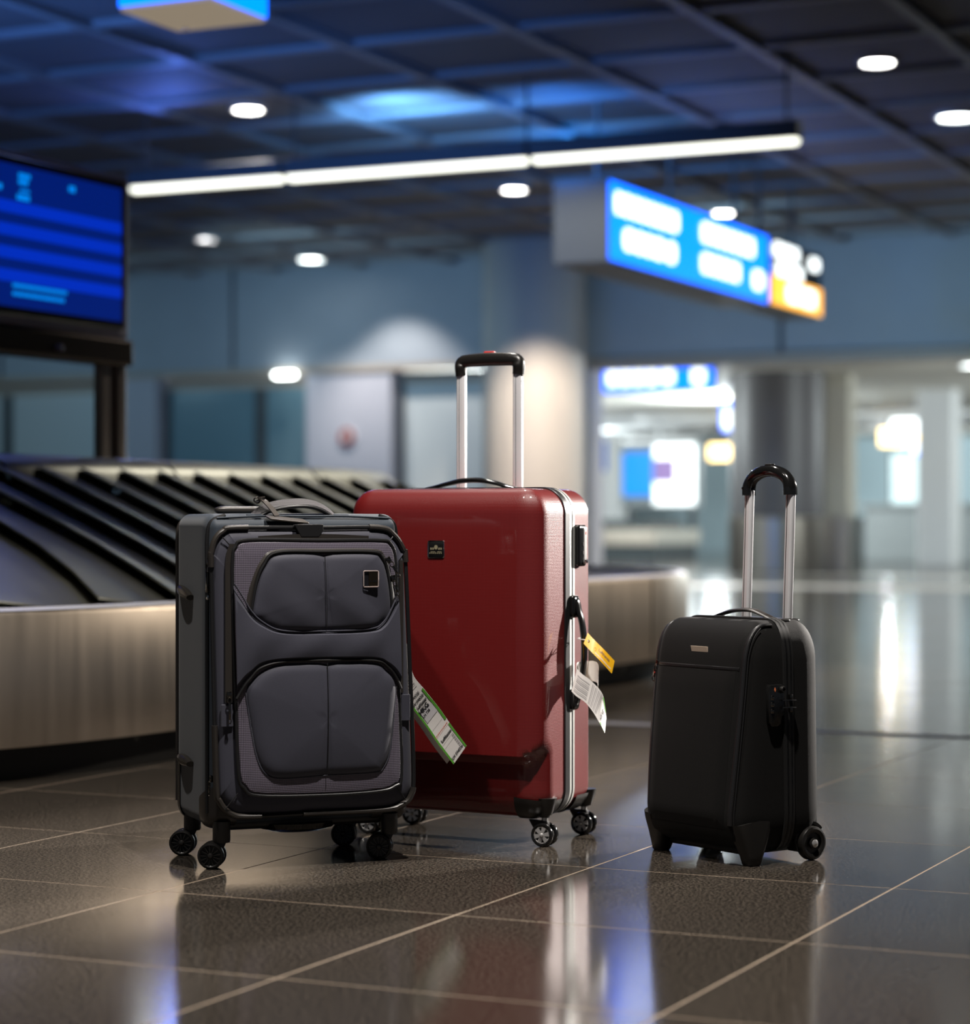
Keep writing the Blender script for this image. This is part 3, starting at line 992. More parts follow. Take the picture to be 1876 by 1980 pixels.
for a, c in ((-2.0, -1.0), (-1.0, -0.45), (-0.45, 0.12), (0.12, 0.50), (0.50, 0.9), (0.9, 1.4), (1.4, 2.2), (2.2, 3.0)):
    link('ridge_panel', sheet(a + 0.004, c - 0.004, [(0.02, 0.84), (0.0, 0.90), (-0.05, 0.945), (-0.12, 0.955), (-0.6, 0.955)], 10, ridge), M['steel_plate'], car)
bm = new()
ring = [bm.verts.new(ridge(-1 + 3 * i / 60, -0.55) + Vector((0, 0, 0.95))) for i in range(61)]
bm.faces.new(ring)
link('island_lid', bm, M['dark_bronze'], car, smooth=False)

# ------------------------------------------------------------------ information screen
ms = tag(empty('information_screen', (-5.1, 7.0, 0.955)), 'large blue arrivals screen on posts above the carousel, at the left edge', 'screen')
e0, e1 = 6.42 - 7.0, 7.555 - 7.0
zb = -0.955
link('frame', box(new(), -0.10, 0.0, e0, e1, 1.44 + zb, 2.075 + zb, 0.012, 2), M['frame_grey'], ms, smooth=False)
link('bezel', box(new(), 0.0, 0.012, e0 + 0.02, e1 - 0.045, 1.475 + zb, 2.05 + zb, 0.003, 1), M['sign_black'], ms, smooth=False)
link('display', box(new(), 0.012, 0.016, e0 + 0.05, e1 - 0.075, 1.505 + zb, 2.02 + zb), M['screen'], ms, smooth=False)
for k in range(4):
    z = 1.865 - 0.083 * k
    link('screen_row', box(new(), 0.016, 0.018, e0 + 0.05, e1 - 0.077, z - 0.022 + zb, z + 0.022 + zb), M['screen_row'], ms, smooth=False)
for (s, z, ws, h) in ((6.82, 1.975, [.012, .018, .012, .014], .018), (6.82, 1.952, [.014, .012, .02], .018), (6.83, 1.925, [.02, .014, .012], .010), (6.81, 1.895, [.014, .018, .014, .016], .020),
                      (7.13, 1.965, [.014, .02], .022), (6.68, 1.92, [.02, .016], .02)):
    x = s - 7.0
    for w in ws:
        link('glyph', box(new(), 0.018, 0.019, x, x + w, z + zb, z + h + zb), M['screen_text'], ms, smooth=False)
        x += w + 0.004
for r, n in ((0, 17), (1, 16)):
    x = 6.785 - 7.0
    for k in range(n):
        w = (0.010, 0.016, 0.012, 0.018)[(k * 7 + r) % 4]
        link('glyph', box(new(), 0.018, 0.019, x, x + w, 1.575 - 0.030 * r + zb, 1.589 - 0.030 * r + zb), M['screen_text'], ms, smooth=False)
        x += w + 0.006
link('cross_bar', box(new(), -0.10, 0.02, e0, e1 + 0.005, 1.335 + zb, 1.435 + zb, 0.01, 2), M['dark_bronze'], ms, smooth=False)
link('button', lathe(new(), [(0.0, 0.026), (0.012, 0.024), (0.012, 0.0)], (0.02, 7.05 - 7.0, 1.372 + zb), 'x', 16), M['frame_grey'], ms)
for s in (7.47, 6.52):
    bm = new()
    box(bm, -0.05, -0.01, s - 7.0 - 0.085, s - 7.0 - 0.03, 0.0, 0.39, 0.006, 2)
    box(bm, -0.05, -0.01, s - 7.0 + 0.03, s - 7.0 + 0.085, 0.0, 0.39, 0.006, 2)
    box(bm, -0.045, -0.03, s - 7.0 - 0.03, s - 7.0 + 0.03, 0.0, 0.39)
    link('post', bm, mat('bronze_post', (0.30, 0.24, 0.19), 0.35, 0.4), ms, smooth=False)

# ------------------------------------------------------------------ wheels


def wheel_mesh(R, w, rim, hub_r, spokes, mats, spoke_w, dome=True):
    """wheel turning about y, tyre material 0, hub material 1"""
    bm = new()
    e = w * 0.28
    prof = [(rim, -w / 2 + 0.002), (R - e, -w / 2), (R - e * 0.3, -w / 2 + e * 0.3), (R, -w / 2 + e), (R, w / 2 - e), (R - e * 0.3, w / 2 - e * 0.3), (R - e, w / 2), (rim, w / 2 - 0.002)]
    # closed section including the inner wall of the rim
    prof2 = prof + [(rim - 0.0012, w / 2 - 0.003), (rim - 0.0012, -w / 2 + 0.003)]
    rings = []
    n = 36
    for r, h in prof2:
        rings.append([bm.verts.new((r * math.cos(2 * PI * k / n), h, r * math.sin(2 * PI * k / n))) for k in range(n)])
    for i in range(len(rings)):
        A, B = rings[i], rings[(i + 1) % len(rings)]
        for k in range(n):
            f = bm.faces.new((A[k], A[(k + 1) % n], B[(k + 1) % n], B[k]))
            f.material_index = 0 if i < len(prof) - 1 else 1
    lathe(bm, [(0.0, -w * 0.16), (rim, -w * 0.16), (rim, w * 0.16), (0.0, w * 0.16)], (0, 0, 0), 'y', n, 0)
    for s in (-1, 1):
        lathe(bm, [(0.0, s * (w / 2 + (0.003 if dome else 0.0))), (hub_r * 0.6, s * (w / 2 + (0.002 if dome else 0))), (hub_r, s * (w / 2 - 0.002)), (hub_r, s * w * 0.1)], (0, 0, 0), 'y', 20, 1)
        for k in range(spokes):
            a = 2 * PI * k / spokes + 0.2
            ca, sa = math.cos(a), math.sin(a)
            r0, r1 = hub_r * 0.9, rim
            w0, w1 = spoke_w
            for (ra, wa, rb_, wb) in ((r0, w0, r1, w1),):
                y0, y1 = s * (w / 2 - 0.0015), s * w * 0.16
                vs = []
                for yy in (y0, y1):
                    for (r_, ww) in ((ra, -wa), (ra, wa), (rb_, wb), (rb_, -wb)):
                        vs.append(bm.verts.new((r_ * ca - ww * sa, yy, r_ * sa + ww * ca)))
                for q in ((0, 1, 2, 3), (7, 6, 5, 4), (0, 4, 5, 1), (1, 5, 6, 2), (2, 6, 7, 3), (3, 7, 4, 0)):
                    f = bm.faces.new([vs[i] for i in q]); f.material_index = 1
    bmesh.ops.recalc_face_normals(bm, faces=bm.faces[:])
    me = bpy.data.meshes.new('wheel')
    bm.to_mesh(me); bm.free()
    for mm_ in mats: me.materials.append(mm_)
    return me


def put_wheel(parent, me, c, ang):
    o = link('wheel', me, None, parent)
    o.location = c
    o.rotation_euler = (0, 0, ang)
    return o


def follow(bvh, o, d):
    h = bvh.ray_cast(Vector(o), Vector(d).normalized())
    return h[0], h[1]


# ------------------------------------------------------------------ suitcase 1: grey soft case
GC = c2h(-0.42, 4.94)
gr = tag(empty('soft_suitcase', GC, YAW + math.radians(22)), 'slate grey soft fabric suitcase with padded front pockets and black spinner wheels', 'suitcase')


def gdef(p):
    """the soft case is slightly wider towards the bottom right"""
    x, y, z = p
    if x > 0: x += 0.022 * (x / 0.2) * max(0, min(1, (0.64 - z) / 0.5))
    return Vector((x, y, z))


def deform(bm, f=gdef):
    for v in bm.verts: v.co = f(v.co)
    return bm


# main body
b_ = rbox((0.212, 0.138, 0.3265), (0.022, 0.05, 0.03), 5, 10, (0, 0.027, 0.4105))
for v in b_.verts:
    x, y, z = v.co
    if z > 0.70: v.co.z += 0.0025 * math.cos(x * 6) * 1.0
body = link('body', deform(b_), M['fabric_side'], gr)
# piping on the side edges
for s in (-1, 1):
    for y in (-0.095, 0.152):
        path = [(s * 0.209, y, z) for z in (0.115, 0.2, 0.35, 0.5, 0.62, 0.69)] + [(s * 0.200, y, 0.722), (s * 0.17, y * 0.98, 0.735)]
        link('piping', deform(tube(new(), smooth_path(path, 4), 0.0042)), M['rubber_warm' if y > 0 else 'rubber'], gr)
link('piping', tube(new(), smooth_path([(-0.19, -0.100, 0.729), (-0.1, -0.102, 0.733), (0, -0.102, 0.733), (0.1, -0.102, 0.733), (0.19, -0.100, 0.729)], 4), 0.0025), M['fabric_side'], gr)
# gusset between body and lid
frame_o = [(-0.2174, 0.628), (-0.2160, 0.660), (-0.2070, 0.687), (-0.1900, 0.7030), (-0.1650, 0.709), (0.01, 0.709), (0.1462, 0.709), (0.1816, 0.6931), (0.2025, 0.6627), (0.208, 0.636), (0.2184, 0.4), (0.2265, 0.19), (0.2203, 0.140), (0.1977, 0.121), (0.1559, 0.1124), (0.01, 0.1124), (-0.1327, 0.1118), (-0.1755, 0.1195), (-0.1998, 0.1472), (-0.2059, 0.1798), (-0.2120, 0.4)]
fo = [tuple(p) for p in smooth_path(frame_o, 5, True)]


def inset(path, d):
    P = [Vector(p) for p in path]
    N = len(P)
    out = []
    for i in range(N):
        t = (P[(i + 1) % N] - P[i - 1]).normalized()
        out.append(tuple(P[i] + Vector((t.y, -t.x)) * (d)))   # clockwise outline: inside is to the right
    return out


cen = Vector((0.0, 0.41))
test = inset(fo, 0.01)
if (Vector(test[20]) - cen).length > (Vector(fo[20]) - cen).length:
    _inset = inset
    inset = lambda p, d: _inset(p, -d)
link('gusset', prism(new(), inset(fo, 0.012), -0.150, -0.090, 'xz'), M['fabric_side'], gr)
# zip running round the gusset
zo = inset(fo, 0.0115)
link('zipper', tube(new(), [(p[0], -0.128, p[1]) for p in zo], 0.0035, 0.006, True, 6, up=(0, 1, 0)), M['rubber'], gr)
link('expansion_zipper', tube(new(), [(p[0], -0.110, p[1]) for p in inset(fo, 0.0118)], 0.003, 0.005, True, 6, up=(0, 1, 0)), M['rubber'], gr)
# front lid
bm = new()
pad(bm, inset(fo, 0.003), -0.150, 0.014, 0.004, 0.10, 10)
link('lid', bm, M['fabric'], gr)
link('lid_piping', tube(new(), [(p[0], -0.156, p[1]) for p in fo], 0.0045, None, True, 8), M['rubber'], gr)
# brown rubber corner guards on the lid piping
nfo = len(fo)


def guard(idx0, idx1, r=0.0066):
    seg = [(fo[i % nfo][0], -0.156, fo[i % nfo][1]) for i in range(idx0, idx1)]
    return link('corner_guard', tube(new(), seg, r, r * 1.2, False, 10, up=(0, 1, 0)), M['rubber_warm'], gr)


guard(0, 22); guard(29, 46); guard(57, 77); guard(79, 99)
# seams across the lid corners
for a, c in (((-0.196, 0.690), (-0.176, 0.668)), ((0.176, 0.690), (0.160, 0.672)), ((-0.190, 0.130), (-0.163, 0.163)), ((0.205, 0.132), (0.180, 0.168))):
    link('seam', tube(new(), [(a[0], -0.1655, a[1]), ((a[0] + c[0]) / 2, -0.168, (a[1] + c[1]) / 2), (c[0], -0.1680, c[1])], 0.0012), M['rubber'], gr)
# inner panel with mesh fabric
inner = [(-0.1765, 0.585), (-0.1755, 0.6495), (-0.1694, 0.6701), (-0.145, 0.6840), (0.01, 0.6829), (0.143, 0.6826), (0.1687, 0.6749), (0.1796, 0.6446), (0.183, 0.5626), (0.1880, 0.3571), (0.1937, 0.1899), (0.1796, 0.1632), (0.1366, 0.1531), (0.0162, 0.1508), (-0.1204, 0.1560), (-0.1511, 0.1735), (-0.1633, 0.2055), (-0.1700, 0.3671)]
io = [tuple(p) for p in smooth_path(inner, 5, True)]
link('mesh_panel', pad(new(), io, -0.1665, 0.010, 0.002, 0.06, 10), M['fabric_mesh'], gr)
link('panel_piping', tube(new(), [(p[0], -0.1715, p[1]) for p in io], 0.0036, None, True, 8), M['rubber'], gr)
# rubberised zip flap at the left of the panel and along the top
bm = new()
strap(bm, [(-0.1835, -0.1690, z) for z in (0.35, 0.45, 0.55, 0.63)] + [(-0.1815, -0.1692, 0.655), (-0.174, -0.1692, 0.676)], 0.0075, 0.0022, (1, 0, 0.0))
link('zip_flap', bm, M['rubber_warm'], gr)
bm = new()
strap(bm, [(x, -0.1692, 0.689 + 0.0015 * math.cos(x * 14)) for x in (-0.12, -0.06, 0.0, 0.06, 0.12)], [0.003, 0.005, 0.0058, 0.005, 0.003], 0.002, (0, 0, 1))
link('zip_flap', bm, M['rubber_warm'], gr)
# right-hand zip with flap
bm = new()
strap(bm, [(0.1935, -0.1680, z) for z in (0.64, 0.5, 0.36)], 0.0045, 0.002, (1, 0, 0))
link('zip_flap', bm, M['rubber_warm'], gr)
# upper pocket
pocket = [(-0.1388, 0.536), (-0.1266, 0.5959), (-0.1112, 0.6314), (-0.0834, 0.6544), (0.0178, 0.656), (0.1239, 0.6555), (0.1462, 0.6448), (0.1591, 0.6114), (0.1671, 0.5416), (0.1494, 0.512), (0.1175, 0.4955), (0.0272, 0.4920), (-0.068, 0.4932), (-0.102, 0.5037), (-0.1235, 0.5179)]
po = [tuple(p) for p in smooth_path(pocket, 5, True)]


def wob1(x, z):
    d = abs(x - 0.020 + (z - 0.57) * 0.03)
    return -0.004 * math.exp(-(d / 0.006) ** 2) - 0.002 * math.exp(-(d / 0.03) ** 2) + 0.0022 * math.sin(x * 48 + z * 30) * math.exp(-((z - 0.53) / 0.05) ** 2)


link('upper_pocket', pad(new(), po, -0.1745, 0.011, 0.008, 0.18, 16, wob1, (0.0205, 0.570)), M['fabric'], gr)
arc = [(-0.1388, 0.533), (-0.1270, 0.5959), (-0.1112, 0.6330), (-0.0834, 0.6580), (0.0178, 0.6592), (0.1239, 0.6585), (0.1478, 0.6470), (0.1611, 0.6114), (0.1700, 0.5416)]
sp = smooth_path(arc, 6)
link('pocket_piping', tube(new(), [(p[0], -0.1805, p[1]) for p in sp], 0.0032), M['rubber'], gr)
band = [(-0.150, 0.556), (-0.1388, 0.5979), (-0.1180, 0.6420), (-0.0860, 0.6640), (0.0194, 0.6655), (0.1302, 0.6645), (0.1540, 0.6500), (0.1672, 0.6131), (0.1760, 0.566)]
bp_ = smooth_path(band, 6)
bm = new()
mid = [((p[0] + q[0]) / 2, (p[1] + q[1]) / 2) for p, q in zip(sp, bp_)]
A = [bm.verts.new((p[0], -0.1800, p[1])) for p in sp]
Bm = [bm.verts.new((p[0], -0.1815, p[1])) for p in mid]
Bv = [bm.verts.new((p[0], -0.1765, p[1])) for p in bp_]
for k in range(len(sp) - 1):
    bm.faces.new((A[k], Bm[k], Bm[k + 1], A[k + 1])); bm.faces.new((Bm[k], Bv[k], Bv[k + 1], Bm[k + 1]))
link('pocket_flap', bm, M['rubber_warm'], gr)
link('seam', tube(new(), [(0.0195 - (z - 0.6) * 0.03, -0.1868 - 0.006 * math.sin((z - 0.5) / 0.155 * PI), z) for z in [0.50 + 0.15 * i / 10 for i in range(11)]], 0.0008), M['rubber'], gr)
# middle band between the swoop and the arch
top = smooth_path([(-0.1750, 0.594), (-0.1572, 0.5667), (-0.1388, 0.5369), (-0.1143, 0.5143), (-0.0742, 0.4967), (0.01, 0.4938), (0.1175, 0.4965), (0.1494, 0.5111), (0.1700, 0.5446), (0.1825, 0.5740)], 5)
bot = smooth_path([(-0.1700, 0.3580), (-0.1550, 0.382), (-0.1400, 0.400), (-0.1173, 0.421), (-0.068, 0.4318), (0.0257, 0.4330), (0.1302, 0.4297), (0.1600, 0.415), (0.1780, 0.393), (0.1885, 0.3699)], 5)
bm = new()
rows = []
Q = 8
for i in range(len(top)):
    a, c = top[i], bot[i]
    row = []
    for j in range(Q + 1):
        u = j / Q
        e = min(u, 1 - u) * 2
        y = -0.1745 - 0.0125 * math.sqrt(1 - (1 - min(e / 0.35, 1)) ** 2) - 0.003 * math.sin(PI * u)
        y -= 0.0012 * math.sin(a[0] * 55 + u * 5)
        if j in (0, Q): y = -0.172
        row.append(bm.verts.new((a[0] * (1 - u) + c[0] * u, y, a[1] * (1 - u) + c[1] * u)))
    rows.append(row)
for A_, B_ in zip(rows[:-1], rows[1:]):
    for k in range(Q): bm.faces.new((A_[k], A_[k + 1], B_[k + 1], B_[k]))
link('middle_band', fix(bm), M['fabric'], gr)
link('swoop_piping', tube(new(), [(p[0], -0.1835, p[1]) for p in top], 0.0018), M['fabric'], gr)
link('arch_piping', tube(new(), [(p[0], -0.1825, p[1]) for p in bot], 0.0030), M['rubber'], gr)
# lower pocket
low = [(-0.150, 0.3700), (-0.1380, 0.3950), (-0.1081, 0.4188), (-0.068, 0.4285), (0.0257, 0.4292), (0.1302, 0.4263), (0.1580, 0.4104), (0.1790, 0.380), (0.1730, 0.300), (0.1653, 0.2377), (0.1520, 0.2059), (0.1302, 0.1946), (0.0225, 0.1925), (-0.0742, 0.190), (-0.1081, 0.2023), (-0.1266, 0.2386), (-0.139, 0.300)]
lo = [tuple(p) for p in smooth_path(low, 5, True)]


def wob2(x, z):
    d = abs(x - 0.024)
    return -0.0028 * math.exp(-(d / 0.004) ** 2) - 0.0012 * math.exp(-(d / 0.02) ** 2)


link('lower_pocket', pad(new(), lo, -0.1745, 0.010, 0.009, 0.16, 16, wob2, (0.024, 0.310)), M['fabric'], gr)
link('lower_piping', tube(new(), [(p[0], -0.1775, p[1]) for p in smooth_path([(-0.150, 0.3700), (-0.139, 0.300), (-0.1266, 0.2386), (-0.1081, 0.2023), (-0.0742, 0.190), (0.0225, 0.1925), (0.1302, 0.1946), (0.1520, 0.2059), (0.1653, 0.2377), (0.1730, 0.300), (0.1790, 0.380)], 6)], 0.0016), M['fabric'], gr)
link('seam', tube(new(), [(0.0245, -0.1848 - 0.0085 * math.sin((z - 0.19) / 0.24 * PI), z) for z in [0.193 + 0.235 * i / 12 for i in range(13)]], 0.0008), M['rubber'], gr)
# stitched side tabs on the lid
link('lid_tab', box(new(), -0.199, -0.174, -0.1700, -0.1655, 0.30, 0.346, 0.001, 1), M['fabric'], gr, smooth=False)
link('lid_tab', box(new(), 0.194, 0.214, -0.1690, -0.1640, 0.30, 0.356, 0.001, 1), M['fabric'], gr, smooth=False)
# badge: open frame with a plate
bd = link('badge', None or prism(new(), rrect(0.1009, 0.1334, 0.5852, 0.6184, 0.0025, 3), -0.1925, -0.1900, 'xz', 0.0004), M['sign_black'], gr, smooth=False)
bm = new()
fr = rrect(0.1009, 0.1334, 0.5852, 0.6184, 0.0022, 3)
tube(bm, [(p[0], -0.1945, p[1]) for p in fr], 0.0013, None, True, 6)
link('badge_frame', bm, mat('rose_steel', (0.75, 0.62, 0.58), 0.25, 0.6), bd)
link('badge_plate', box(new(), 0.1125, 0.1322, -0.1948, -0.1925, 0.5868, 0.6168, 0.0004, 1), M['bronze'], bd, smooth=False)
for k, w in enumerate((0.0022, 0.0008, 0.0022, 0.0024, 0.0022)):
    link('glyph', box(new(), 0.1150 + k * 0.0031, 0.1150 + k * 0.0031 + w, -0.1953, -0.1945, 0.5955, 0.5990), M['gunmetal'], bd, smooth=False)


# zip pulls
def zip_pull(parent, c, axis='-y', L_=0.035, w=0.0055, tilt=0.0, name='zip_pull', m=None):
    """slider, ring and tab hanging down from c; faces -y (or -x)"""
    bm = new()
    box(bm, -0.005, 0.005, -0.006, 0.0, -0.007, 0.007, 0.0015, 2)
    tube(bm, [(0.0045 * math.cos(a), -0.007, -0.011 + 0.006 * math.sin(a)) for a in [2 * PI * i / 12 for i in range(12)]], 0.0012, None, True, 6)
    box(bm, -w / 2, w / 2, -0.009, -0.006, -0.016 - L_, -0.014, 0.0012, 2)
    tube(bm, [(w * 0.55 * math.cos(a), -0.0075, -0.019 - L_ + 0.005 * math.sin(a)) for a in [2 * PI * i / 12 for i in range(12)]], 0.0012, None, True, 6)
    if tilt: bmesh.ops.rotate(bm, verts=bm.verts[:], cent=(0, 0, 0), matrix=Matrix.Rotation(tilt, 3, 'Y'))
    if axis == '-x': bmesh.ops.rotate(bm, verts=bm.verts[:], cent=(0, 0, 0), matrix=Matrix.Rotation(-PI / 2, 3, 'Z'))
    if axis == '+x': bmesh.ops.rotate(bm, verts=bm.verts[:], cent=(0, 0, 0), matrix=Matrix.Rotation(PI / 2, 3, 'Z'))
    bmesh.ops.translate(bm, verts=bm.verts[:], vec=c)
    return link(name, bm, m or M['gunmetal'], parent)


zip_pull(gr, (-0.1835, -0.1705, 0.366))
zip_pull(gr, (0.1600, -0.1820, 0.641), tilt=-0.55, L_=0.018)
zip_pull(gr, (0.1705, -0.1810, 0.602), tilt=-0.25, L_=0.014)
zip_pull(gr, (-0.2080, -0.128, 0.655), '-x', 0.030)
zip_pull(gr, (-0.2080, -0.116, 0.640), '-x', 0.040, 0.008)
zip_pull(gr, (-0.2060, -0.128, 0.190), '-x', 0.012)
zip_pull(gr, (0.2240, -0.118, 0.22), '+x', 0.030)
# padlock on the lid zip
pl = link('padlock', box(new(), -0.2200, -0.2120, -0.134, -0.120, 0.575, 0.618, 0.002, 2), M['gunmetal'], gr)
link('lock_ring', box(new(), -0.2210, -0.2125, -0.141, -0.129, 0.560, 0.572, 0.002, 2), M['chrome'], pl)
# feet on the left side
for z, dz in ((0.571, 0.010), (0.212, 0.004)):
    bm = new()
    pts = []
    for i in range(9):
        u = i / 8
        y = 0.115 - 0.112 * u
        pts.append((-0.2105 - 0.009 * math.sin(PI * min(u * 0.62 + 0.02, 1)) ** 0.8, y, z + dz - 2 * dz * u))
    tube(bm, pts, [0.002 + 0.0085 * math.sin(PI * min(0.1 + 0.75 * i / 8, 1)) for i in range(9)], [0.003 + 0.011 * math.sin(PI * min(0.1 + 0.70 * i / 8, 1)) for i in range(9)], False, 10, up=(1, 0, 0))
    ft = link('side_foot', bm, mat('dark_bronze_plastic', (0.06, 0.052, 0.042), 0.28, 0.3), gr)
    link('foot_stud', lathe(new(), [(0.0, -0.004), (0.003, -0.003), (0.003, 0.003)], (-0.2215, 0.016, z - dz * 0.7), 'x', 10), M['chrome'], ft)
# top carry handle
hp = smooth_path([(-0.103, -0.072, 0.731), (-0.085, -0.072, 0.745), (-0.05, -0.072, 0.757), (0.0, -0.072, 0.762), (0.035, -0.072, 0.757), (0.062, -0.072, 0.744), (0.086, -0.074, 0.722)], 6)
ch = link('carry_handle', strap(new(), hp, 0.013, 0.0035, (0, 1, 0.55)), M['webbing'], gr, smooth=False)
link('handle_padding', tube(new(), [Vector(p) + Vector((0, -0.009, -0.007)) for p in hp[3:-1]], 0.0045, 0.009, False, 10, up=(0, 1, 0.2)), M['rubber'], ch)
link('handle_anchor', box(new(), -0.122, -0.088, -0.092, -0.052, 0.727, 0.738, 0.003, 2), M['fabric_side'], ch)
link('handle_anchor', box(new(), 0.070, 0.104, -0.092, -0.052, 0.727, 0.738, 0.003, 2), M['fabric_side'], ch)
# pull loop hanging over the lid edge
link('lid_loop', prism(new(), [(-0.043, 0.716), (0.020, 0.716), (0.020, 0.702), (0.010, 0.690), (-0.028, 0.690), (-0.037, 0.705)], -0.172, -0.160, 'xz', 0.001), M['rubber'], gr, smooth=False)
# retracted trolley handle at the back
link('trolley_grip', rbox((0.055, 0.016, 0.009), (0.02, 0.012, 0.008), 4, 6, (-0.080, 0.115, 0.747)), M['rubber_warm'], gr)
# bottom: skid, corner guards, grip bowl
link('base_tray', rbox((0.195, 0.110, 0.014), (0.03, 0.03, 0.012), 4, 5, (0.004, 0.015, 0.088)), M['plastic_matt'], gr)
for sx in (-1, 1):
    for sy in (-1, 1):
        cg = rbox((0.2145, 0.1405, 0.3290), (0.024, 0.05, 0.032), 5, 10, (0, 0.027, 0.4085))
        deform(cg)
        cut(cg, (sx * 0.150, 0, 0), (-sx, 0, 0))
        cut(cg, (0, -0.050 if sy < 0 else 0.110, 0), (0, -sy, 0))
        cut(cg, (0, 0, 0.121 if sx > 0 or sy < 0 else 0.150), (0.0, 0.45 * sy * -1, 1))
        link('base_guard', cg, M['rubber_warm'], gr)
bowl = []
for i in range(9):
    u = i / 8
    bowl.append((0.075 - 0.205 * 0 + 0.0 + (u - 0.5) * 0.30, 0))
bm = new()
lathe(bm, [(0.0, 0.064), (0.05, 0.066), (0.075, 0.073), (0.082, 0.085)], (0, 0, 0), 'z', 28)
for v in bm.verts: v.co = Vector((v.co.x * 1.05 - 0.005, v.co.y * 0.65 - 0.065, v.co.z))
link('pull_bowl', bm, M['gloss'], gr)
gw = wheel_mesh(0.0278, 0.017, 0.0215, 0.0065, 13, [M['plastic_matt'], mat('dark_wheel_hub', (0.035, 0.032, 0.03), 0.35)], (0.0006, 0.0011))
ax = Vector((0.42, 0.905, 0)).normalized()
wa = math.atan2(-ax.x, ax.y)
for (hx, hy) in ((-0.180, -0.102), (0.190, -0.102), (-0.186, 0.112), (0.184, 0.120)):
    c = empty('caster', (hx, hy, 0))
    c.parent = gr
    bm = new()
    lathe(bm, [(0.017, 0.054), (0.0185, 0.058), (0.0185, 0.098), (0.0, 0.098)], (0, 0, 0), 'z', 24)
    tr = Vector((-ax.y, ax.x, 0)) * 0.020
    box(bm, -0.010, 0.010, -0.0045, 0.0045, 0.012, 0.056, 0.002, 2)
    vs = bm.verts[:]
    for v in vs:
        if v.co.z < 0.054 and (v.co.x ** 2 + v.co.y ** 2) < 0.0113 ** 2:
            f = max(0, min(1, (0.056 - v.co.z) / 0.03))
            p = Matrix.Rotation(wa, 3, 'Z') @ Vector((v.co.x * 1.1, v.co.y, 0)) + tr * f
            v.co = Vector((p.x, p.y, v.co.z))
    link('fork', bm, M['plastic_matt'], c)
    for s in (-1, 1):
        wc_ = tr + ax * (s * 0.0145)
        put_wheel(c, gw, (wc_.x, wc_.y, 0.0278), wa)

# ------------------------------------------------------------------ leather tag on the carry handle
def gl(p):
    return Matrix.Translation(GC) @ Matrix.Rotation(YAW + math.radians(22), 4, 'Z') @ Vector(p)


lt = tag(empty('luggage_tag', gl((-0.05, -0.075, 0.738)), YAW + math.radians(22)), 'dark leather luggage tag buckled to the grey suitcase top handle', 'luggage tag')
bm = new()
prism(bm, rrect(-0.047, 0.038, -0.030, 0.022, 0.006), -0.0045, -0.0010, 'xy', 0.0008)
bmesh.ops.rotate(bm, verts=bm.verts[:], cent=(0, 0, 0), matrix=Matrix.Rotation(0.10, 3, 'Y') @ Matrix.Rotation(0.16, 3, 'X'))
bmesh.ops.translate(bm, verts=bm.verts[:], vec=(0.008, -0.052, -0.009))
link('flap', bm, M['leather'], lt)
pts = [(-0.042, 0.012, 0.026), (-0.036, -0.006, 0.030), (-0.029, -0.018, 0.022), (-0.020, -0.030, 0.008), (-0.014, -0.040, -0.004)]
link('strap', strap(new(), smooth_path(pts, 5), 0.0065, 0.0012, (0.9, 0.35, 0.1)), M['leather'], lt, smooth=False)
bk = link('buckle', tube(new(), [(-0.044 + 0.007 * math.cos(a), 0.004, 0.029 + 0.006 * math.sin(a)) for a in [2 * PI * i / 14 for i in range(14)]], 0.0016, None, True, 6), M['gunmetal'], lt)
link('strap_end', strap(new(), smooth_path([(-0.044, 0.0, 0.026), (-0.040, -0.004, 0.034), (-0.030, -0.006, 0.036)], 4), 0.0065, 0.0014, (0.3, 1, 0)), M['leather'], bk, smooth=False)

# ------------------------------------------------------------------ suitcase 2: red hard shell
RC = c2h(-0.027, 5.297)
RR = YAW + math.radians(-28)
rd = tag(empty('hardshell_suitcase', RC, RR), 'glossy red hard-shell suitcase with raised telescopic handle and silver hubbed wheels', 'suitcase')


def rl(p):
    return Matrix.Translation(RC) @ Matrix.Rotation(RR, 4, 'Z') @ Vector(p)


RZ0, RZ1 = 0.062, 0.797
RH = ((RZ1 - RZ0) / 2, (RZ1 + RZ0) / 2)


def sstep(a, b_, x):
    t = max(0.0, min(1.0, (x - a) / (b_ - a)))
    return t * t * (3 - 2 * t)


def rdef(p):
    """front face swells forward above a rounded lower lip"""
    x, y, z = p
    if y > -0.02: return Vector(p)
    f = sstep(-0.030, -0.108, y)
    # signed distance to a rounded rectangle (only its lower edge and corners matter)
    hx, r = 0.268, 0.080
    qx, qz = abs(x) - (hx - r), (0.187 + r) - z
    sd = math.hypot(max(qx, 0), max(qz, 0)) + min(max(qx, qz), 0) - r
    s = 1 - sstep(-0.016, 0.003, sd)
    return Vector((x, y - 0.027 * f * s - 0.006 * f * (1 - (x / 0.25) ** 2) * (1 - ((z - 0.45) / 0.36) ** 2), z))


def red_box(g=0.0):
    bm = rbox((0.250 + g, 0.1265 + g, RH[0] + g), (0.058, 0.040, 0.058), 7, 60, (0, -0.0005, RH[1]))
    for v in bm.verts: v.co = rdef(v.co)
    return bm


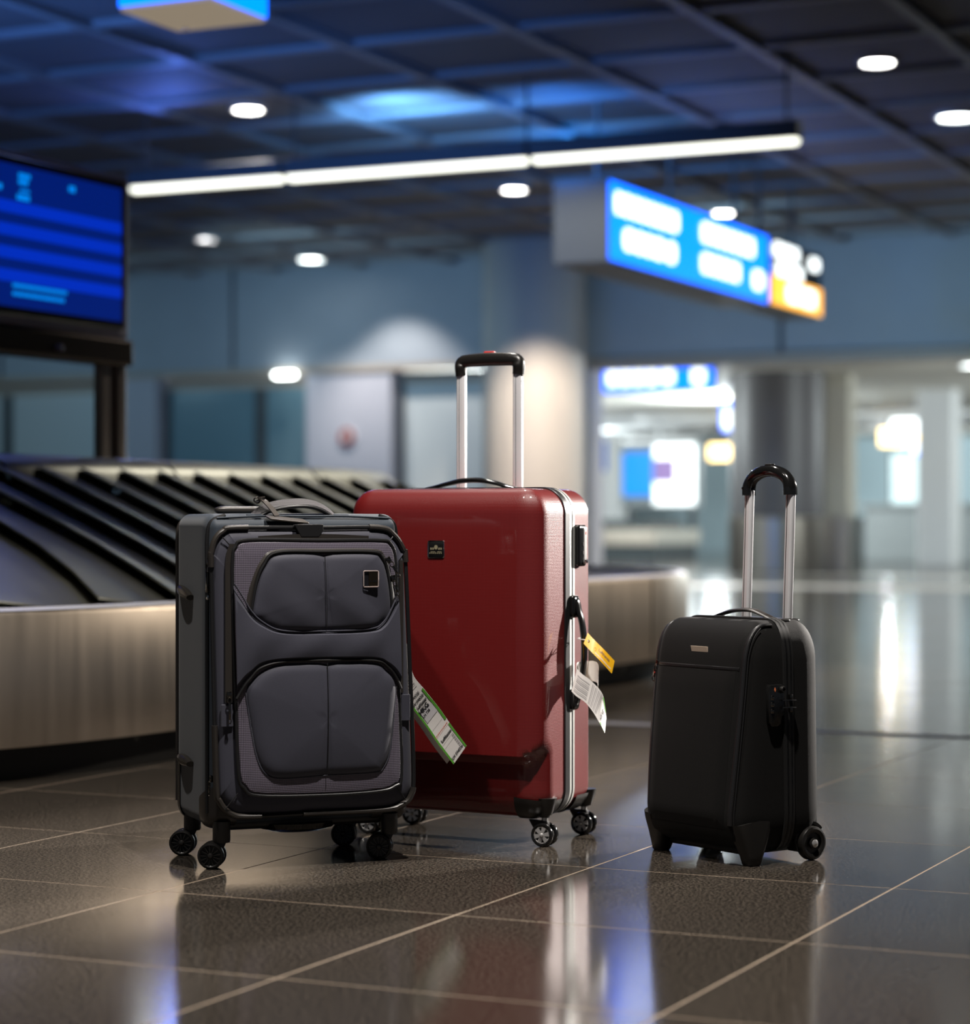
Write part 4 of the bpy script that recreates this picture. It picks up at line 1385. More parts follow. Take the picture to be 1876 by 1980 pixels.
bm = cut(red_box(), (0, -0.030, 0), (0, 1, 0))
link('front_shell', bm, M['red'], rd)
bm = cut(red_box(), (0, 0.016, 0), (0, -1, 0))
link('rear_shell', bm, M['red'], rd)
RP = rrect(-0.250, 0.250, RZ0, RZ1, 0.058, 10)
link('seal_band', ring_band(new(), RP, -0.034, -0.010, 0.0035), M['rubber'], rd)
link('zipper', ring_band(new(), RP, -0.009, 0.017, 0.0020), M['zip_silver'], rd)
link('zipper_teeth', ring_band(new(), RP, 0.0025, 0.0060, 0.0032, 0.0005), M['rubber'], rd)
# badge
bdg = link('badge', prism(new(), rrect(-0.030, 0.011, 0.641, 0.6790, 0.004, 4), -0.1592, -0.1500, 'xz', 0.0006), M['gloss'], rd)
bm = new(); tube(bm, [(p[0], -0.1592, p[1]) for p in rrect(-0.030, 0.011, 0.641, 0.6790, 0.004, 4)], 0.0012, None, True, 6)
link('badge_rim', bm, M['chrome'], bdg)
pale = mat('pale_gold_print', (0.45, 0.40, 0.26), 0.4, 0.5)
link('emblem', prism(new(), [(-0.0095 + 0.0045 * math.cos(a), 0.6645 + 0.005 * math.sin(a)) for a in [2 * PI * i / 14 for i in range(14)]], -0.1598, -0.1590, 'xz'), pale, bdg, smooth=False)
for k, (x, z, w, h) in enumerate([(-0.024, .659, .004, .0045), (-.0185, .659, .0035, .0045), (-.0035, .659, .004, .0045), (.002, .659, .0035, .0045), (-.0235, .6535, .012, .0014), (-.006, .6535, .011, .0014)] + [(-0.026 + 0.0048 * i, 0.6500, 0.0026, 0.0026) for i in range(7)]):
    link('glyph', box(new(), x, x + w, -0.1597, -0.1590, z, z + h), pale, bdg, smooth=False)
# corner protectors
for sx in (-1, 1):
    for sy in (-1, 1):
        cp = red_box(0.0035)
        cut(cp, (sx * 0.172, 0, 0), (-sx, 0, 0))
        cut(cp, (0, -0.047 if sy < 0 else 0.030, 0), (0, -sy, 0))
        cut(cp, (sx * 0.21, 0, 0.106), (0.10 * sx, 0, 1))
        link('corner_protector', cp, M['plastic'], rd)
# casters
rw = wheel_mesh(0.0262, 0.0125, 0.0182, 0.0055, 6, [M['gloss'], M['silver']], (0.0032, 0.0052))
for (wx, wy) in ((0.232, -0.095), (0.222, 0.128), (-0.222, -0.088), (-0.212, 0.100)):
    px_ = wx - 0.002
    c = empty('caster', (px_, wy, 0)); c.parent = rd
    bm = new()
    lathe(bm, [(0.022, 0.094), (0.020, 0.085), (0.0125, 0.070), (0.0115, 0.064), (0.0, 0.064)], (0, 0.004, 0), 'z', 22)
    lathe(bm, [(0.0, 0.052), (0.007, 0.052), (0.007, 0.066)], (0, 0.004, 0), 'z', 16, 1)
    prism(bm, [(-0.036, 0.058), (0.010, 0.056), (0.012, 0.048), (0.004, 0.024), (-0.014, 0.022)], -0.0050, 0.0065, 'xz', 0.001)
    link('fork', bm, [M['plastic_matt'], M['silver']], c)
    for s in (-1, 1):
        put_wheel(c, rw, (0.002, s * 0.0125, 0.0262), 0.03)
# side fairings above the wheels
for sy, y in ((-1, -0.095), (1, 0.110)):
    bm = new()
    lathe(bm, [(0.024, 0.108), (0.0225, 0.098), (0.017, 0.082), (0.013, 0.070)], (0.236, y, 0), 'z', 20)
    link('wheel_fairing', bm, M['plastic'], rd)
# top carry handle
hp = smooth_path([(-0.118, -0.006, 0.800), (-0.095, -0.006, 0.803), (-0.062, -0.006, 0.810), (-0.025, -0.006, 0.8165), (0.02, -0.006, 0.8175), (0.06, -0.006, 0.811), (0.09, -0.006, 0.803), (0.112, -0.006, 0.800)], 5)
nh = len(hp)
link('carry_handle', tube(new(), hp, [0.013 + 0.002 * math.sin(PI * i / (nh - 1)) for i in range(nh)], [0.0026 + 0.0036 * math.sin(PI * i / (nh - 1)) for i in range(nh)], False, 12, up=(0, 0, 1)), M['gloss'], rd)
# side carry handle
hp = smooth_path([(0.253, 0.006, 0.553), (0.262, 0.006, 0.545), (0.268, 0.006, 0.520), (0.276, 0.006, 0.490), (0.281, 0.006, 0.440), (0.278, 0.006, 0.385), (0.268, 0.006, 0.340), (0.262, 0.006, 0.312), (0.253, 0.006, 0.300)], 5)
nh = len(hp)
sh = link('side_handle', tube(new(), hp, [0.0125] * nh, [0.004 + 0.002 * math.sin(PI * i / (nh - 1)) for i in range(nh)], False, 12, up=(1, 0, 0)), M['gloss'], rd)
for z0, z1 in ((0.505, 0.556), (0.297, 0.345)):
    bm = rbox((0.009, 0.016, (z1 - z0) / 2), (0.008, 0.008, 0.012), 4, 3, (0.256, 0.004, (z0 + z1) / 2))
    link('handle_mount', bm, M['gloss'], sh)
# combination lock
lk = link('lock', rbox((0.010, 0.0200, 0.047), (0.005, 0.006, 0.010), 4, 4, (0.254, 0.0360, 0.668)), M['gloss'], rd)
bm = rbox((0.003, 0.0085, 0.042), (0.002, 0.005, 0.006), 3, 3, (0.2630, 0.0460, 0.668))
link('lock_plate', bm, M['silver'], lk)
link('lock_button', lathe(new(), [(0.0, 0.008), (0.005, 0.007), (0.006, 0.0)], (0.262, 0.046, 0.633), 'x', 16), M['chrome'], lk)
link('lock_mark', prism(new(), [(0.046, 0.700), (0.0485, 0.696), (0.046, 0.692), (0.0435, 0.696)], 0.2655, 0.2665, 'yz'), M['red_button'], lk, smooth=False)
for z in (0.652, 0.671):
    link('lock_wheel', lathe(new(), [(0.0, -0.004), (0.004, -0.004), (0.004, 0.004), (0.0, 0.004)], (0.262, 0.034, z), 'z', 14), M['rubber'], lk)
# telescopic handle
th = empty('telescopic_handle', (0, 0.1, 0)); th.parent = rd
for x in (-0.085, 0.065):
    bm = rbox((0.0115, 0.0085, 0.140), (0.006, 0.006, 0.004), 4, 3, (x, 0, 0.930))
    link('pole', bm, M['alu'], th)
    link('pole_groove', box(new(), x - 0.0022, x - 0.0008, -0.0095, -0.008, 0.795, 1.068), M['alu_bright'], th, smooth=False)
for z in (1.05, 1.063):
    link('rivet', lathe(new(), [(0.0, 0.0015), (0.0022, 0.0010), (0.0022, -0.002)], (0.0770, 0.0, z), 'x', 10), M['rubber'], th)
gp = smooth_path([(-0.0855, 0, 1.066), (-0.0870, 0, 1.085), (-0.0850, 0, 1.097), (-0.070, 0, 1.102), (-0.035, 0, 1.1035), (-0.010, 0, 1.104), (0.015, 0, 1.1035), (0.050, 0, 1.102), (0.0650, 0, 1.097), (0.0670, 0, 1.085), (0.0655, 0, 1.066)], 6)
n_ = len(gp)
wid = []
for i in range(n_):
    u = abs(i / (n_ - 1) - 0.5) * 2
    wid.append(0.0125 + 0.002 * (1 - u) + 0.0035 * math.exp(-((u - 0.78) / 0.1) ** 2))
grip = link('grip', tube(new(), gp, [0.0150 - 0.0012 * math.cos(2 * PI * i / (n_ - 1)) for i in range(n_)], wid, False, 14, up=(0, 1, 0)), M['plastic'], th)
for o_ in (grip,):
    me = o_.data
    for v in me.vertices:
        if v.co.z > 1.112: v.co.z = 1.112 + (v.co.z - 1.112) * 0.6 + 0.003 * (1 - (abs(v.co.x + 0.01) / 0.09) ** 2)
link('release_button', rbox((0.014, 0.006, 0.003), (0.003, 0.003, 0.002), 3, 3, (-0.010, 0, 1.1195)), M['red_button'], th)


# ------------------------------------------------------------------ paper strips (baggage tags)
class Strip:
    def __init__(self, pts, wdirs, w):
        self.P = smooth_path(pts, 8)
        W = smooth_path(wdirs, 8)
        self.W = [v.normalized() for v in W]
        self.w = w
        self.S = [0.0]
        for a, c in zip(self.P[:-1], self.P[1:]): self.S.append(self.S[-1] + (c - a).length)
        self.len = self.S[-1]

    def at(self, u, s, off=0.0):
        s = max(0, min(self.len - 1e-6, s))
        i = 0
        while self.S[i + 1] < s: i += 1
        f = (s - self.S[i]) / (self.S[i + 1] - self.S[i])
        p = self.P[i].lerp(self.P[i + 1], f)
        w = self.W[i].lerp(self.W[i + 1], f).normalized()
        t = (self.P[i + 1] - self.P[i]).normalized()
        n = w.cross(t).normalized()
        return p + w * u + n * off

    def mesh(self, t=0.0004, u0=None, u1=None, s0=0.0, s1=None, off=0.0, nu=4, ns=24):
        u0 = -self.w / 2 if u0 is None else u0
        u1 = self.w / 2 if u1 is None else u1
        s1 = self.len if s1 is None else s1
        bm = new()
        g_ = []
        for j in range(ns + 1):
            s = s0 + (s1 - s0) * j / ns
            g_.append([[bm.verts.new(self.at(u0 + (u1 - u0) * i / nu, s, off + k * t)) for i in range(nu + 1)] for k in (0, 1)])
        for j in range(ns):
            for i in range(nu):
                for k in (0, 1):
                    bm.faces.new((g_[j][k][i], g_[j][k][i + 1], g_[j + 1][k][i + 1], g_[j + 1][k][i]))
            for i in (0, nu):
                bm.faces.new((g_[j][0][i], g_[j + 1][0][i], g_[j + 1][1][i], g_[j][1][i]))
        for j in (0, ns):
            for i in range(nu):
                bm.faces.new((g_[j][0][i], g_[j][0][i + 1], g_[j][1][i + 1], g_[j][1][i]))
        bmesh.ops.recalc_face_normals(bm, faces=bm.faces[:])
        return bm

    def text(self, body, size, u, s, off, along=False, bold=0.0):
        """letters read across the strip (or along it)"""
        bm = text_bm(body, size, 0.00012, bold)
        for v in bm.verts:
            x, y, z = v.co
            if along: v.co = self.at(u + y, s + x, off + z)
            else: v.co = self.at(u + x, s - y, off + z)
        return bm


def to_local(bm, origin):
    for v in bm.verts: v.co -= origin
    return bm


SIGN = 1.0


def part(strip, parent, name, m, org_, **kw):
    return link(name, to_local(strip.mesh(**kw), org_), m, parent, smooth=True)


# tag on the grey suitcase
pts = [c2h(-0.180, 5.036, 0.445), c2h(-0.1740, 5.034, 0.374), c2h(-0.1471, 5.015, 0.3370), c2h(-0.1152, 5.005, 0.2969), c2h(-0.0857, 5.0, 0.2549), c2h(-0.0541, 5.0, 0.2132)]
wd = [c2h(0.60, -0.45, 0.65), c2h(0.60, -0.40, 0.70), c2h(0.60, -0.30, 0.76), c2h(0.60, -0.15, 0.80), c2h(0.60, 0.0, 0.82), c2h(0.58, 0.05, 0.82)]
stp = Strip(pts, wd, 0.050)
# which side of the strip looks at the viewer
tst = stp.at(0, stp.len * 0.8, 0.01) - stp.at(0, stp.len * 0.8, 0)
F1 = 1 if tst.dot(Vector((0, 0, 0)) + c2h(0, -1)) > 0 else -1
o1 = pts[0]
bt = tag(empty('baggage_tag', o1), 'white paper baggage tag reading HKG hanging between grey and red suitcases', 'baggage tag')
Lg = stp.len
part(stp, bt, 'paper', M['paper'], o1)
st_b = Strip([p + c2h(-0.012, 0.018, -0.004) for p in pts], wd, 0.050)
part(st_b, bt, 'backing', M['paper'], o1, s1=st_b.len * 0.985)
hgt = 0.0005 if F1 > 0 else -0.0007
for a, c, u0, u1 in ((0.42, 0.73, 0.0195, 0.025), (0.45, 0.80, -0.025, -0.0205), (0.77, 1.0, 0.0205, 0.025), (0.80, 1.0, -0.025, -0.0205)):
    part(stp, bt, 'green_edge', M['green'], o1, t=0.0001, u0=u0, u1=u1, s0=Lg * a, s1=Lg * c - 0.0005, off=hgt, nu=1, ns=10)
part(stp, bt, 'grey_field', mat('pale_grey_print', (0.62, 0.60, 0.62), 0.5), o1, t=0.00008, u0=-0.018, u1=0.018, s0=Lg * 0.545, s1=Lg * 0.63, off=hgt, nu=1, ns=6)
for k in range(10):
    s = Lg * (0.20 + 0.018 * k)
    part(stp, bt, 'bar', M['paper_grey'], o1, t=0.0001, u0=-0.022, u1=0.018, s0=s, s1=s + (0.0012, 0.0022, 0.0008)[k % 3], off=hgt, nu=1, ns=2)
for s in (0.63, 0.70, 0.84, 0.87):
    part(stp, bt, 'rule', M['paper_grey'], o1, t=0.0001, u0=-0.018, u1=0.018, s0=Lg * s, s1=Lg * s + 0.0004, off=hgt, nu=1, ns=2)
for k in range(10):
    u = -0.022 + 0.0045 * k
    part(stp, bt, 'red_dash', M['redink'], o1, t=0.0001, u0=u, u1=u + 0.0028, s0=Lg * 0.752, s1=Lg * 0.757, off=hgt, nu=1, ns=1)
    part(stp, bt, 'red_dash', M['redink'], o1, t=0.0001, u0=u, u1=u + 0.0018, s0=Lg * 0.765, s1=Lg * 0.768, off=hgt, nu=1, ns=1)
for k in range(12):
    s = Lg * (0.84 + 0.0095 * k)
    part(stp, bt, 'bar', M['paper_grey'], o1, t=0.0001, u0=0.012, u1=0.0185, s0=s, s1=s + (0.0008, 0.0014)[k % 2], off=hgt, nu=1, ns=1)
for body, size, u, s, bold in (('594336', 0.0095, -0.002, 0.415, 0.0), ('LH 594336', 0.0085, -0.002, 0.455, 0.0001), ('Lufthansa', 0.0085, 0.0, 0.492, 0.0002), ('HKG', 0.0150, -0.004, 0.535, 0.0004), ('LH 738', 0.0080, -0.006, 0.575, 0.0001),
                               ('Lufthansa', 0.0090, 0.0015, 0.815, 0.0002), ('LH 594336', 0.0085, 0.0, 0.968, 0.0001)):
    bm = stp.text(body, size, u, Lg * s, hgt + 0.0002 * F1, False, bold)
    link('lettering', to_local(bm, o1), M['ink'], bt, smooth=False)
# the hidden right-hand side handle of the grey case that the tag loops through
hp = smooth_path([(0.214, 0.02, 0.50), (0.232, 0.02, 0.485), (0.238, 0.02, 0.44), (0.232, 0.02, 0.395), (0.214, 0.02, 0.38)], 5)
link('side_handle', strap(new(), hp, 0.013, 0.003, (0, 1, 0)), M['webbing'], gr, smooth=False)

# yellow address tag on the red suitcase
hm = rl((0.281, 0.006, 0.452))
yp = [c2h(0.2263, 5.150, 0.4606), c2h(0.2430, 5.140, 0.4425), c2h(0.2615, 5.125, 0.4240), c2h(0.2870, 5.13, 0.3965)]
yw = [c2h(0.35, 0.55, 0.80), c2h(0.30, 0.5, 0.85), c2h(0.25, 0.40, 0.92), c2h(0.23, 0.3, 0.97)]
ys_ = Strip(yp, yw, 0.030)
oy = yp[0]
yt = tag(empty('address_tag', oy), 'yellow card address tag tied to the red suitcase side handle', 'luggage tag')
part(ys_, yt, 'card', M['yellow'], oy, t=0.0006)
tst = ys_.at(0, ys_.len * 0.6, 0.01) - ys_.at(0, ys_.len * 0.6, 0)
F2 = 1 if tst.dot(c2h(0, -1)) > 0 else -1
hy = 0.0007 if F2 > 0 else -0.0003
bm = ys_.text('Lufthansa', 0.0095, 0.004, ys_.len * 0.66, hy, True)
link('lettering', to_local(bm, oy), mat('navy_ink', (0.05, 0.03, 0.12), 0.5), yt, smooth=False)
bm = ys_.text('www.lufthansa.com', 0.0066, -0.0085, ys_.len * 0.66, hy, True, 0.0001)
link('web_lettering', to_local(bm, oy), M['paper'], yt, smooth=False)
cr_ = [ys_.at(-0.002 + 0.0035 * math.cos(a), ys_.len * 0.36 + 0.0035 * math.sin(a), hy) for a in [2 * PI * i / 12 for i in range(12)]]
link('emblem', to_local(tube(new(), cr_, 0.0004, None, True, 4), oy), mat('amber_ink', (0.7, 0.3, 0.0), 0.5), yt)
link('eyelet', to_local(tube(new(), [ys_.at(0.0025 * math.cos(a), 0.010 + 0.0025 * math.sin(a), hy) for a in [2 * PI * i / 10 for i in range(10)]], 0.0008, None, True, 5), oy), M['gunmetal'], yt)
tie = smooth_path([ys_.at(0, 0.010, hy), rl((0.291, -0.010, 0.4565)), rl((0.279, -0.014, 0.458)), rl((0.270, -0.004, 0.459)), rl((0.270, 0.016, 0.459)), rl((0.286, 0.022, 0.458)), rl((0.292, 0.004, 0.457)), ys_.at(0.001, 0.009, hy)], 5)
link('tie', to_local(tube(new(), tie, 0.0011, None, False, 6), oy), M['paper'], yt)

# white baggage tag on the red suitcase
wp = [c2h(0.1990, 5.105, 0.3690), c2h(0.2100, 5.095, 0.3585), c2h(0.2290, 5.09, 0.3450), c2h(0.2510, 5.085, 0.3190), c2h(0.2615, 5.085, 0.2905), c2h(0.2675, 5.085, 0.2700)]
ww = [c2h(0.25, 0.15, 0.95), c2h(0.25, 0.1, 0.96), c2h(0.22, 0.1, 0.96), c2h(0.35, 0.3, 0.90), c2h(0.25, 0.75, 0.70), c2h(0.12, 0.85, 0.60)]
ws_ = Strip(wp, ww, 0.051)
ow = wp[0]
wt = tag(empty('baggage_tag', ow), 'white barcode baggage tag looped round the red suitcase side handle', 'baggage tag')
part(ws_, wt, 'paper', M['paper'], ow)
tst = ws_.at(0, ws_.len * 0.3, 0.01) - ws_.at(0, ws_.len * 0.3, 0)
F3 = 1 if tst.dot(c2h(0, -1)) > 0 else -1
hw = 0.0005 if F3 > 0 else -0.0003
LW = ws_.len
for k in range(9):
    u = -0.020 + 0.0042 * k
    part(ws_, wt, 'bar', M['paper_grey'], ow, t=0.0001, u0=u, u1=u + (0.0024, 0.0014, 0.0030)[k % 3], s0=LW * 0.05, s1=LW * 0.33, off=hw, nu=1, ns=8)
for k in range(8):
    s = LW * (0.38 + 0.034 * k)
    part(ws_, wt, 'bar', M['paper_grey'], ow, t=0.0001, u0=-0.022, u1=0.022, s0=s, s1=s + (0.0026, 0.0016)[k % 2], off=hw, nu=2, ns=2)
part(ws_, wt, 'green_edge', M['green'], ow, t=0.0001, u0=0.021, u1=0.0253, s0=LW * 0.66, s1=LW * 0.90, off=hw, nu=1, ns=6)
part(ws_, wt, 'green_edge', M['green'], ow, t=0.0001, u0=-0.0253, u1=-0.021, s0=LW * 0.80, s1=LW * 0.99, off=hw, nu=1, ns=6)
link('lettering', to_local(ws_.text('HKG', 0.013, -0.003, LW * 0.80, hw + 0.0002 * F3, False, 0.0003), ow), M['ink'], wt, smooth=False)
bp2 = [wp[0], rl((0.262, 0.004, 0.381)), rl((0.268, 0.026, 0.382)), rl((0.290, 0.034, 0.384)), rl((0.305, 0.026, 0.378)), rl((0.312, 0.012, 0.360)), rl((0.318, -0.006, 0.330)), c2h(0.2560, 5.13, 0.305), c2h(0.2660, 5.10, 0.276)]
wb = [ww[0], c2h(0.1, 0.2, 0.97), c2h(0, 0.1, 1), c2h(0, 0, 1), c2h(0, 0, 1), c2h(0.05, 0, 1), c2h(0.1, 0.2, 0.97), c2h(0.2, 0.5, 0.85), ww[-1]]
part(Strip(bp2, wb, 0.046), wt, 'loop', M['paper'], ow, ns=40)

# ------------------------------------------------------------------ suitcase 3: black cabin trolley
BC = c2h(0.547, 4.985)
BR = YAW + math.radians(-54)
bk_ = tag(empty('cabin_trolley', BC, BR), 'small black fabric cabin trolley with raised telescopic handle and combination lock', 'suitcase')
BZ0, BZ1 = 0.026, 0.512
BH = ((BZ1 - BZ0) / 2, (BZ1 + BZ0) / 2)


def bdef(p):
    x, y, z = p
    t = max(0, min(1, (0.45 - z) / 0.40))
    if y < 0: y -= 0.033 * t * min(1, -y / 0.09)
    x *= 1 + 0.045 * t
    # gentle belly of the soft front
    if y < -0.05: y -= 0.006 * math.sin(PI * max(0, min(1, (z - 0.05) / 0.42))) * (1 - (x / 0.165) ** 2)
    return Vector((x, y, z))


def black_box(g=0.0, mseg=14):
    bm = rbox((0.160 + g, 0.1075 + g, BH[0] + g), (0.040, 0.060, 0.085), 7, mseg, (0, 0, BH[1]))
    for v in bm.verts: v.co = bdef(v.co)
    return bm


bbm = black_box()
bvh = BVHTree.FromBMesh(bbm)
link('body', bbm, M['black_fabric'], bk_)
# zip band round the middle with two ridges
PB = []
for i in range(72):
    a = 2 * PI * i / 72
    o_ = Vector((0, -0.002, BH[1])) + Vector((math.cos(a) * 0.6, 0, math.sin(a) * 0.6))
    h, nn = follow(bvh, o_, Vector((0, -0.002, BH[1])) - o_)
    PB.append((h.x, h.z))
PB = [tuple(p) for p in smooth_path(PB, 2, True)]
PB.reverse()
chk = ring_band(new(), PB, -0.016, 0.012, 0.0035)
if max(v.co.z for v in chk.verts) < BZ1 + 0.001:
    PB.reverse(); chk.free(); chk = ring_band(new(), PB, -0.016, 0.012, 0.0035)
link('zipper_band', chk, mat('black_zip_tape', (0.010, 0.010, 0.010), 0.55), bk_)
link('zipper_ridge', ring_band(new(), PB, -0.009, -0.004, 0.0052, 0.0012), M['rubber'], bk_)
link('zipper_ridge', ring_band(new(), PB, 0.003, 0.007, 0.0052, 0.0012), M['rubber'], bk_)
# rubber piping down the front corners
for s in (-1, 1):
    pts, nm = [], []
    prof = [(-0.035, 0.9, 0.0)]
    path = []
    for i in range(26):
        u = i / 25
        # aim points sweep from the top over the front corner down to the foot
        ang = math.radians(88 - 118 * u)
        dvec = Vector((s * 0.30, -math.cos(ang), math.sin(ang))) if u < 0.55 else None
        if u < 0.5:
            th_ = math.radians(90 * (1 - u / 0.5))
            src = Vector((s * 0.138, -0.03 - 0.4 * math.cos(th_), 0.40 + 0.4 * math.sin(th_)))
            tgt = Vector((s * 0.138, -0.03, 0.40))
        else:
            z = 0.40 - (u - 0.5) / 0.5 * 0.315
            xin = 0.138 - 0.010 * ((u - 0.5) / 0.5) ** 2
            src = Vector((s * xin, -0.5, z))
            tgt = Vector((s * xin, 0.0, z))
        h, nn = follow(bvh, src, tgt - src)
        if h: path.append(h + nn * 0.001)
    n_ = len(path)
    link('corner_piping', tube(new(), smooth_path(path, 2), 0.0065, 0.0045, False, 10, up=(0.0, -1.0, 0.15)), M['rubber'], bk_)
    link('seam', tube(new(), [p + Vector((s * 0.010, 0.002, 0)) for p in path[3:]], 0.0012), M['rubber'], bk_)
# front pocket: slot and flap panel
slot = []
for i in range(15):
    x = -0.142 + 0.272 * i / 14
    h, nn = follow(bvh, (x, -0.5, 0.4115), (0, 1, 0))
    slot.append(h)
link('pocket_slot', tube(new(), slot, 0.0022, 0.004, False, 8, up=(0, 0, 1)), M['rubber'], bk_)
bm = new()
rows = []
for j in range(17):
    z = 0.4075 - (0.4075 - 0.075) * j / 16
    row = []
    for i in range(17):
        x = -0.140 + (0.262 - 0.012 * j / 16) * i / 16
        h, nn = follow(bvh, (x, -0.5, z), (0, 1, 0))
        e = min(i, 16 - i, j, 16 - j)
        row.append(bm.verts.new(h + Vector((0, -(0.0005 if e == 0 else 0.0045), 0))))
    rows.append(row)
for A_, B_ in zip(rows[:-1], rows[1:]):
    for k in range(16): bm.faces.new((A_[k], A_[k + 1], B_[k + 1], B_[k]))
link('front_pocket', fix(bm), M['black_fabric'], bk_)
zp = zip_pull(bk_, slot[0] + Vector((0.004, -0.002, 0.0)), '-y', 0.016, 0.009, 0.25)
link('pull_mark', lathe(new(), [(0.0, -0.0006), (0.0016, -0.0006), (0.0016, 0.0)], slot[0] + Vector((0.001, -0.0113, -0.020)), 'y', 10), M['red_button'], zp)
# name plate
h, nn = follow(bvh, (0.0, -0.5, 0.4487), (0, 1, 0))
npz = 0.4487
rot = Matrix.Rotation(math.atan2(-nn.z, -nn.y), 4, 'X')
bm = prism(new(), [(-0.0285, -0.0060), (0.0250, -0.0060), (0.0285, 0.0060), (-0.0245, 0.0060)], -0.0025, 0.0015, 'xz', 0.0006)
for v in bm.verts: v.co = h + rot @ v.co
npl = link('name_plate', bm, mat('bronze_badge', (0.46, 0.37, 0.29), 0.3, 0.35), bk_, smooth=False)
bm = text_bm('Samsonite', 0.0088, 0.0003)
for v in bm.verts: v.co = h + rot @ Vector((v.co.x, -0.0027 - v.co.z, v.co.y))
link('lettering', bm, M['ink'], npl, smooth=False)
# combination lock on the side
h, nn = follow(bvh, (0.5, -0.04, 0.335), (-1, 0, 0))
xl = h.x
ol = [(-0.064, 0.372), (-0.060, 0.379), (-0.028, 0.379), (-0.022, 0.372), (-0.022, 0.315), (-0.028, 0.312), (-0.032, 0.296), (-0.040, 0.291), (-0.056, 0.291), (-0.063, 0.300)]
lk = link('lock', prism(new(), ol, xl - 0.004, xl + 0.011, 'yz', 0.0025), M['gloss'], bk_)
link('lock_key', lathe(new(), [(0.0, 0.004), (0.003, 0.004), (0.0034, 0.008), (0.0062, 0.008), (0.0075, 0.005), (0.0075, -0.008)], (xl + 0.010, -0.029, 0.3685), 'x', 18), M['plastic'], lk)
link('lock_mark', prism(new(), [(-0.049, 0.3735), (-0.0465, 0.3685), (-0.049, 0.3635), (-0.0515, 0.3685)], xl + 0.0105, xl + 0.0116, 'yz'), mat('orange_mark', (0.9, 0.25, 0.1), 0.3, emit=(1, 0.3, 0.15), estr=0.0), lk, smooth=False)
for z in (0.352, 0.338, 0.324):
    bm = new()
    lathe(bm, [(0.0, -0.0045), (0.0050, -0.0045), (0.0058, -0.003), (0.0058, 0.003), (0.0050, 0.0045), (0.0, 0.0045)], (xl + 0.008, -0.056, z), 'z', 12)
    link('number_wheel', bm, M['gunmetal'], lk)
for z in (0.3455, 0.3300):
    bm = new()
    strap(bm, smooth_path([(xl + 0.011, -0.031, z), (xl + 0.0165, -0.018, z + 0.0005), (xl + 0.016, -0.004, z), (xl + 0.012, 0.008, z - 0.001)], 4), 0.004, 0.0010, (1, 0, 0.1))
    link('zip_pull', bm, M['gunmetal'], lk, smooth=False)
for z in (0.351, 0.325):
    link('zip_slider', box(new(), xl + 0.001, xl + 0.010, -0.004, 0.004, z - 0.006, z + 0.006, 0.0015, 2), M['gunmetal'], lk)
# carry handle on the top
hp = smooth_path([(-0.092, 0.022, 0.513), (-0.07, 0.022, 0.519), (-0.035, 0.022, 0.527), (0.0, 0.022, 0.530), (0.03, 0.022, 0.529), (0.06, 0.022, 0.522), (0.085, 0.022, 0.515), (0.108, 0.022, 0.511)], 5)
nh = len(hp)
link('carry_handle', tube(new(), hp, [0.0125] * nh, [0.0026 + 0.002 * math.sin(PI * i / (nh - 1)) for i in range(nh)], False, 12, up=(0, 0, 1)), M['rubber_warm'], bk_)
for x in (-0.095, 0.108):
    link('handle_mount', rbox((0.024, 0.016, 0.006), (0.008, 0.008, 0.004), 3, 3, (x, 0.022, 0.509)), M['plastic'], bk_)
# telescopic handle
th = empty('telescopic_handle', (0.0, 0.08, 0)); th.parent = bk_
tl = 0.040
for x in (-0.057, 0.074):
    bm = rbox((0.0112, 0.0075, 0.148), (0.006, 0.006, 0.004), 4, 3, (0, 0, 0))
    for v in bm.verts: v.co = Vector((v.co.x + x + 0.006 + (v.co.z) * tl, v.co.y, v.co.z + 0.645))
    link('pole', bm, M['alu'], th)
    bm = new(); box(bm, x + 0.006 - 0.0030, x + 0.006 - 0.0016, -0.0085, -0.0070, -0.148, 0.14)
    for v in bm.verts: v.co = Vector((v.co.x + v.co.z * tl, v.co.y, v.co.z + 0.645))
    link('pole_groove', bm, M['gunmetal'], th, smooth=False)
link('pole_socket', rbox((0.088, 0.018, 0.007), (0.01, 0.012, 0.004), 3, 4, (0.012, 0.0, 0.506)), M['plastic'], th)
gp = []
for i in range(29):
    a = PI - PI * i / 28
    gp.append((0.0180 + 0.0660 * math.cos(a), 0, 0.787 + 0.046 * max(0, math.sin(a)) ** 0.8))
gp = [(gp[0][0] + 0.000, 0, 0.780)] + gp[1:-1] + [(gp[-1][0], 0, 0.780)]
n_ = len(gp)
ra_ = [0.0165 - 0.0015 * math.sin(PI * i / (n_ - 1)) + 0.001 * math.cos(3 * 2 * PI * i / (n_ - 1)) for i in range(n_)]
link('grip', tube(new(), gp, 0.0135, ra_, False, 16, up=(0, 1, 0)), M['gloss'], th)
link('release_button', rbox((0.011, 0.006, 0.002), (0.003, 0.003, 0.0015), 3, 3, (0.019, 0, 0.8465)), M['plastic'], th)
link('screw', lathe(new(), [(0.0, -0.0015), (0.0025, -0.001), (0.0025, 0.002)], (-0.050, -0.0175, 0.796), 'y', 10), M['gunmetal'], th)


# moulded front feet and rear wheels
def loft(bm, rings):
    R_ = [[bm.verts.new(p) for p in r] for r in rings]
    n = len(R_[0])
    for A_, B_ in zip(R_[:-1], R_[1:]):
        for k in range(n): bm.faces.new((A_[k], A_[(k + 1) % n], B_[(k + 1) % n], B_[k]))
    bm.faces.new(list(reversed(R_[0]))); bm.faces.new(R_[-1])
    return fix(bm)


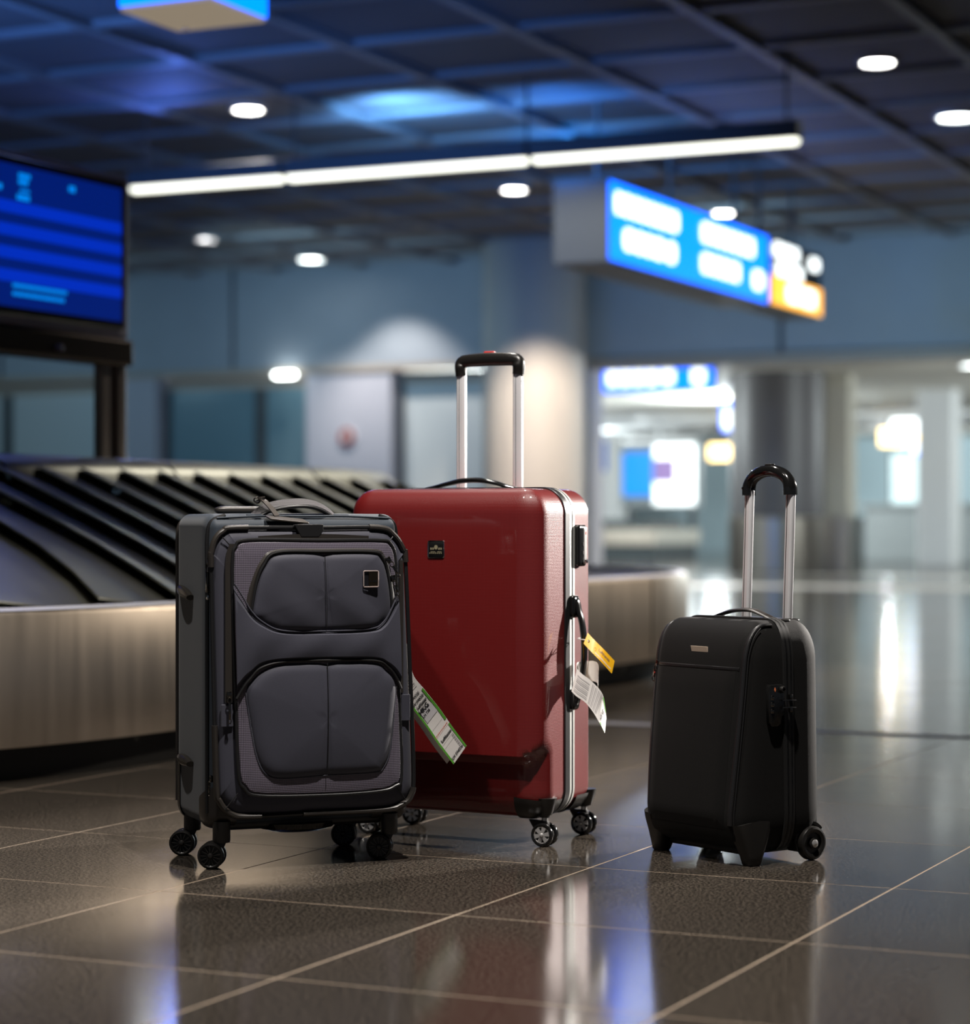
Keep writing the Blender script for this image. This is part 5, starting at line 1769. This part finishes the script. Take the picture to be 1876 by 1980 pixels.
for s in (-1, 1):
    rings = []
    for (z, cx, cy, rx, ry) in ((0.0, 0.145, -0.090, 0.014, 0.015), (0.004, 0.145, -0.090, 0.017, 0.018), (0.020, 0.144, -0.089, 0.020, 0.023), (0.045, 0.140, -0.087, 0.026, 0.033), (0.070, 0.136, -0.087, 0.0325, 0.043), (0.086, 0.133, -0.087, 0.0358, 0.047)):
        ring = []
        for k in range(24):
            a = 2 * PI * k / 24
            e = 0.62
            ca, sa = math.cos(a), math.sin(a)
            x = cx + rx * math.copysign(abs(ca) ** e, ca)
            y = cy + ry * math.copysign(abs(sa) ** e, sa)
            zz = z + (0.010 * (1 - ((y - cy) / ry) ** 2) if z > 0.05 else 0) - (0.016 * max(0, -(x - cx) / rx) if z > 0.05 else 0)
            ring.append((s * x, y, zz))
        rings.append(ring)
    link('foot', loft(new(), rings), M['plastic_matt'], bk_)
bw = wheel_mesh(0.0365, 0.022, 0.0245, 0.0115, 0, [M['plastic'], M['plastic']], (0.001, 0.001))
for s in (-1, 1):
    w = put_wheel(bk_, bw, (s * 0.160, 0.068, 0.0365), PI / 2)
    link('hub_cap', lathe(new(), [(0.0, -s * 0.0055), (0.005, -s * 0.005), (0.0085, -s * 0.003), (0.0085, s * 0.002)], (0, -s * 0.010, 0), 'y', 20), M['silver'], w)
    bm = new()
    # wheel arch
    arch = [(0.068 + 0.046 * math.cos(a), 0.0365 + 0.046 * math.sin(a)) for a in [math.radians(40 + 135 * i / 14) for i in range(15)]] + [(0.028, 0.026), (0.032, 0.020)] + [(0.068 + 0.0395 * math.cos(a), 0.0365 + 0.0395 * math.sin(a)) for a in [math.radians(175 - 135 * i / 12) for i in range(13)]]
    prism(bm, arch, s * 0.128, s * 0.158, 'yz')
    box(bm, min(s * 0.105, s * 0.144), max(s * 0.105, s * 0.144), 0.030, 0.105, 0.030, 0.100, 0.008, 2)
    link('wheel_housing', bm, M['plastic_matt'], bk_)
link('base_plate', box(new(), -0.12, 0.12, -0.09, 0.09, 0.018, 0.034, 0.006, 2), M['plastic_matt'], bk_)
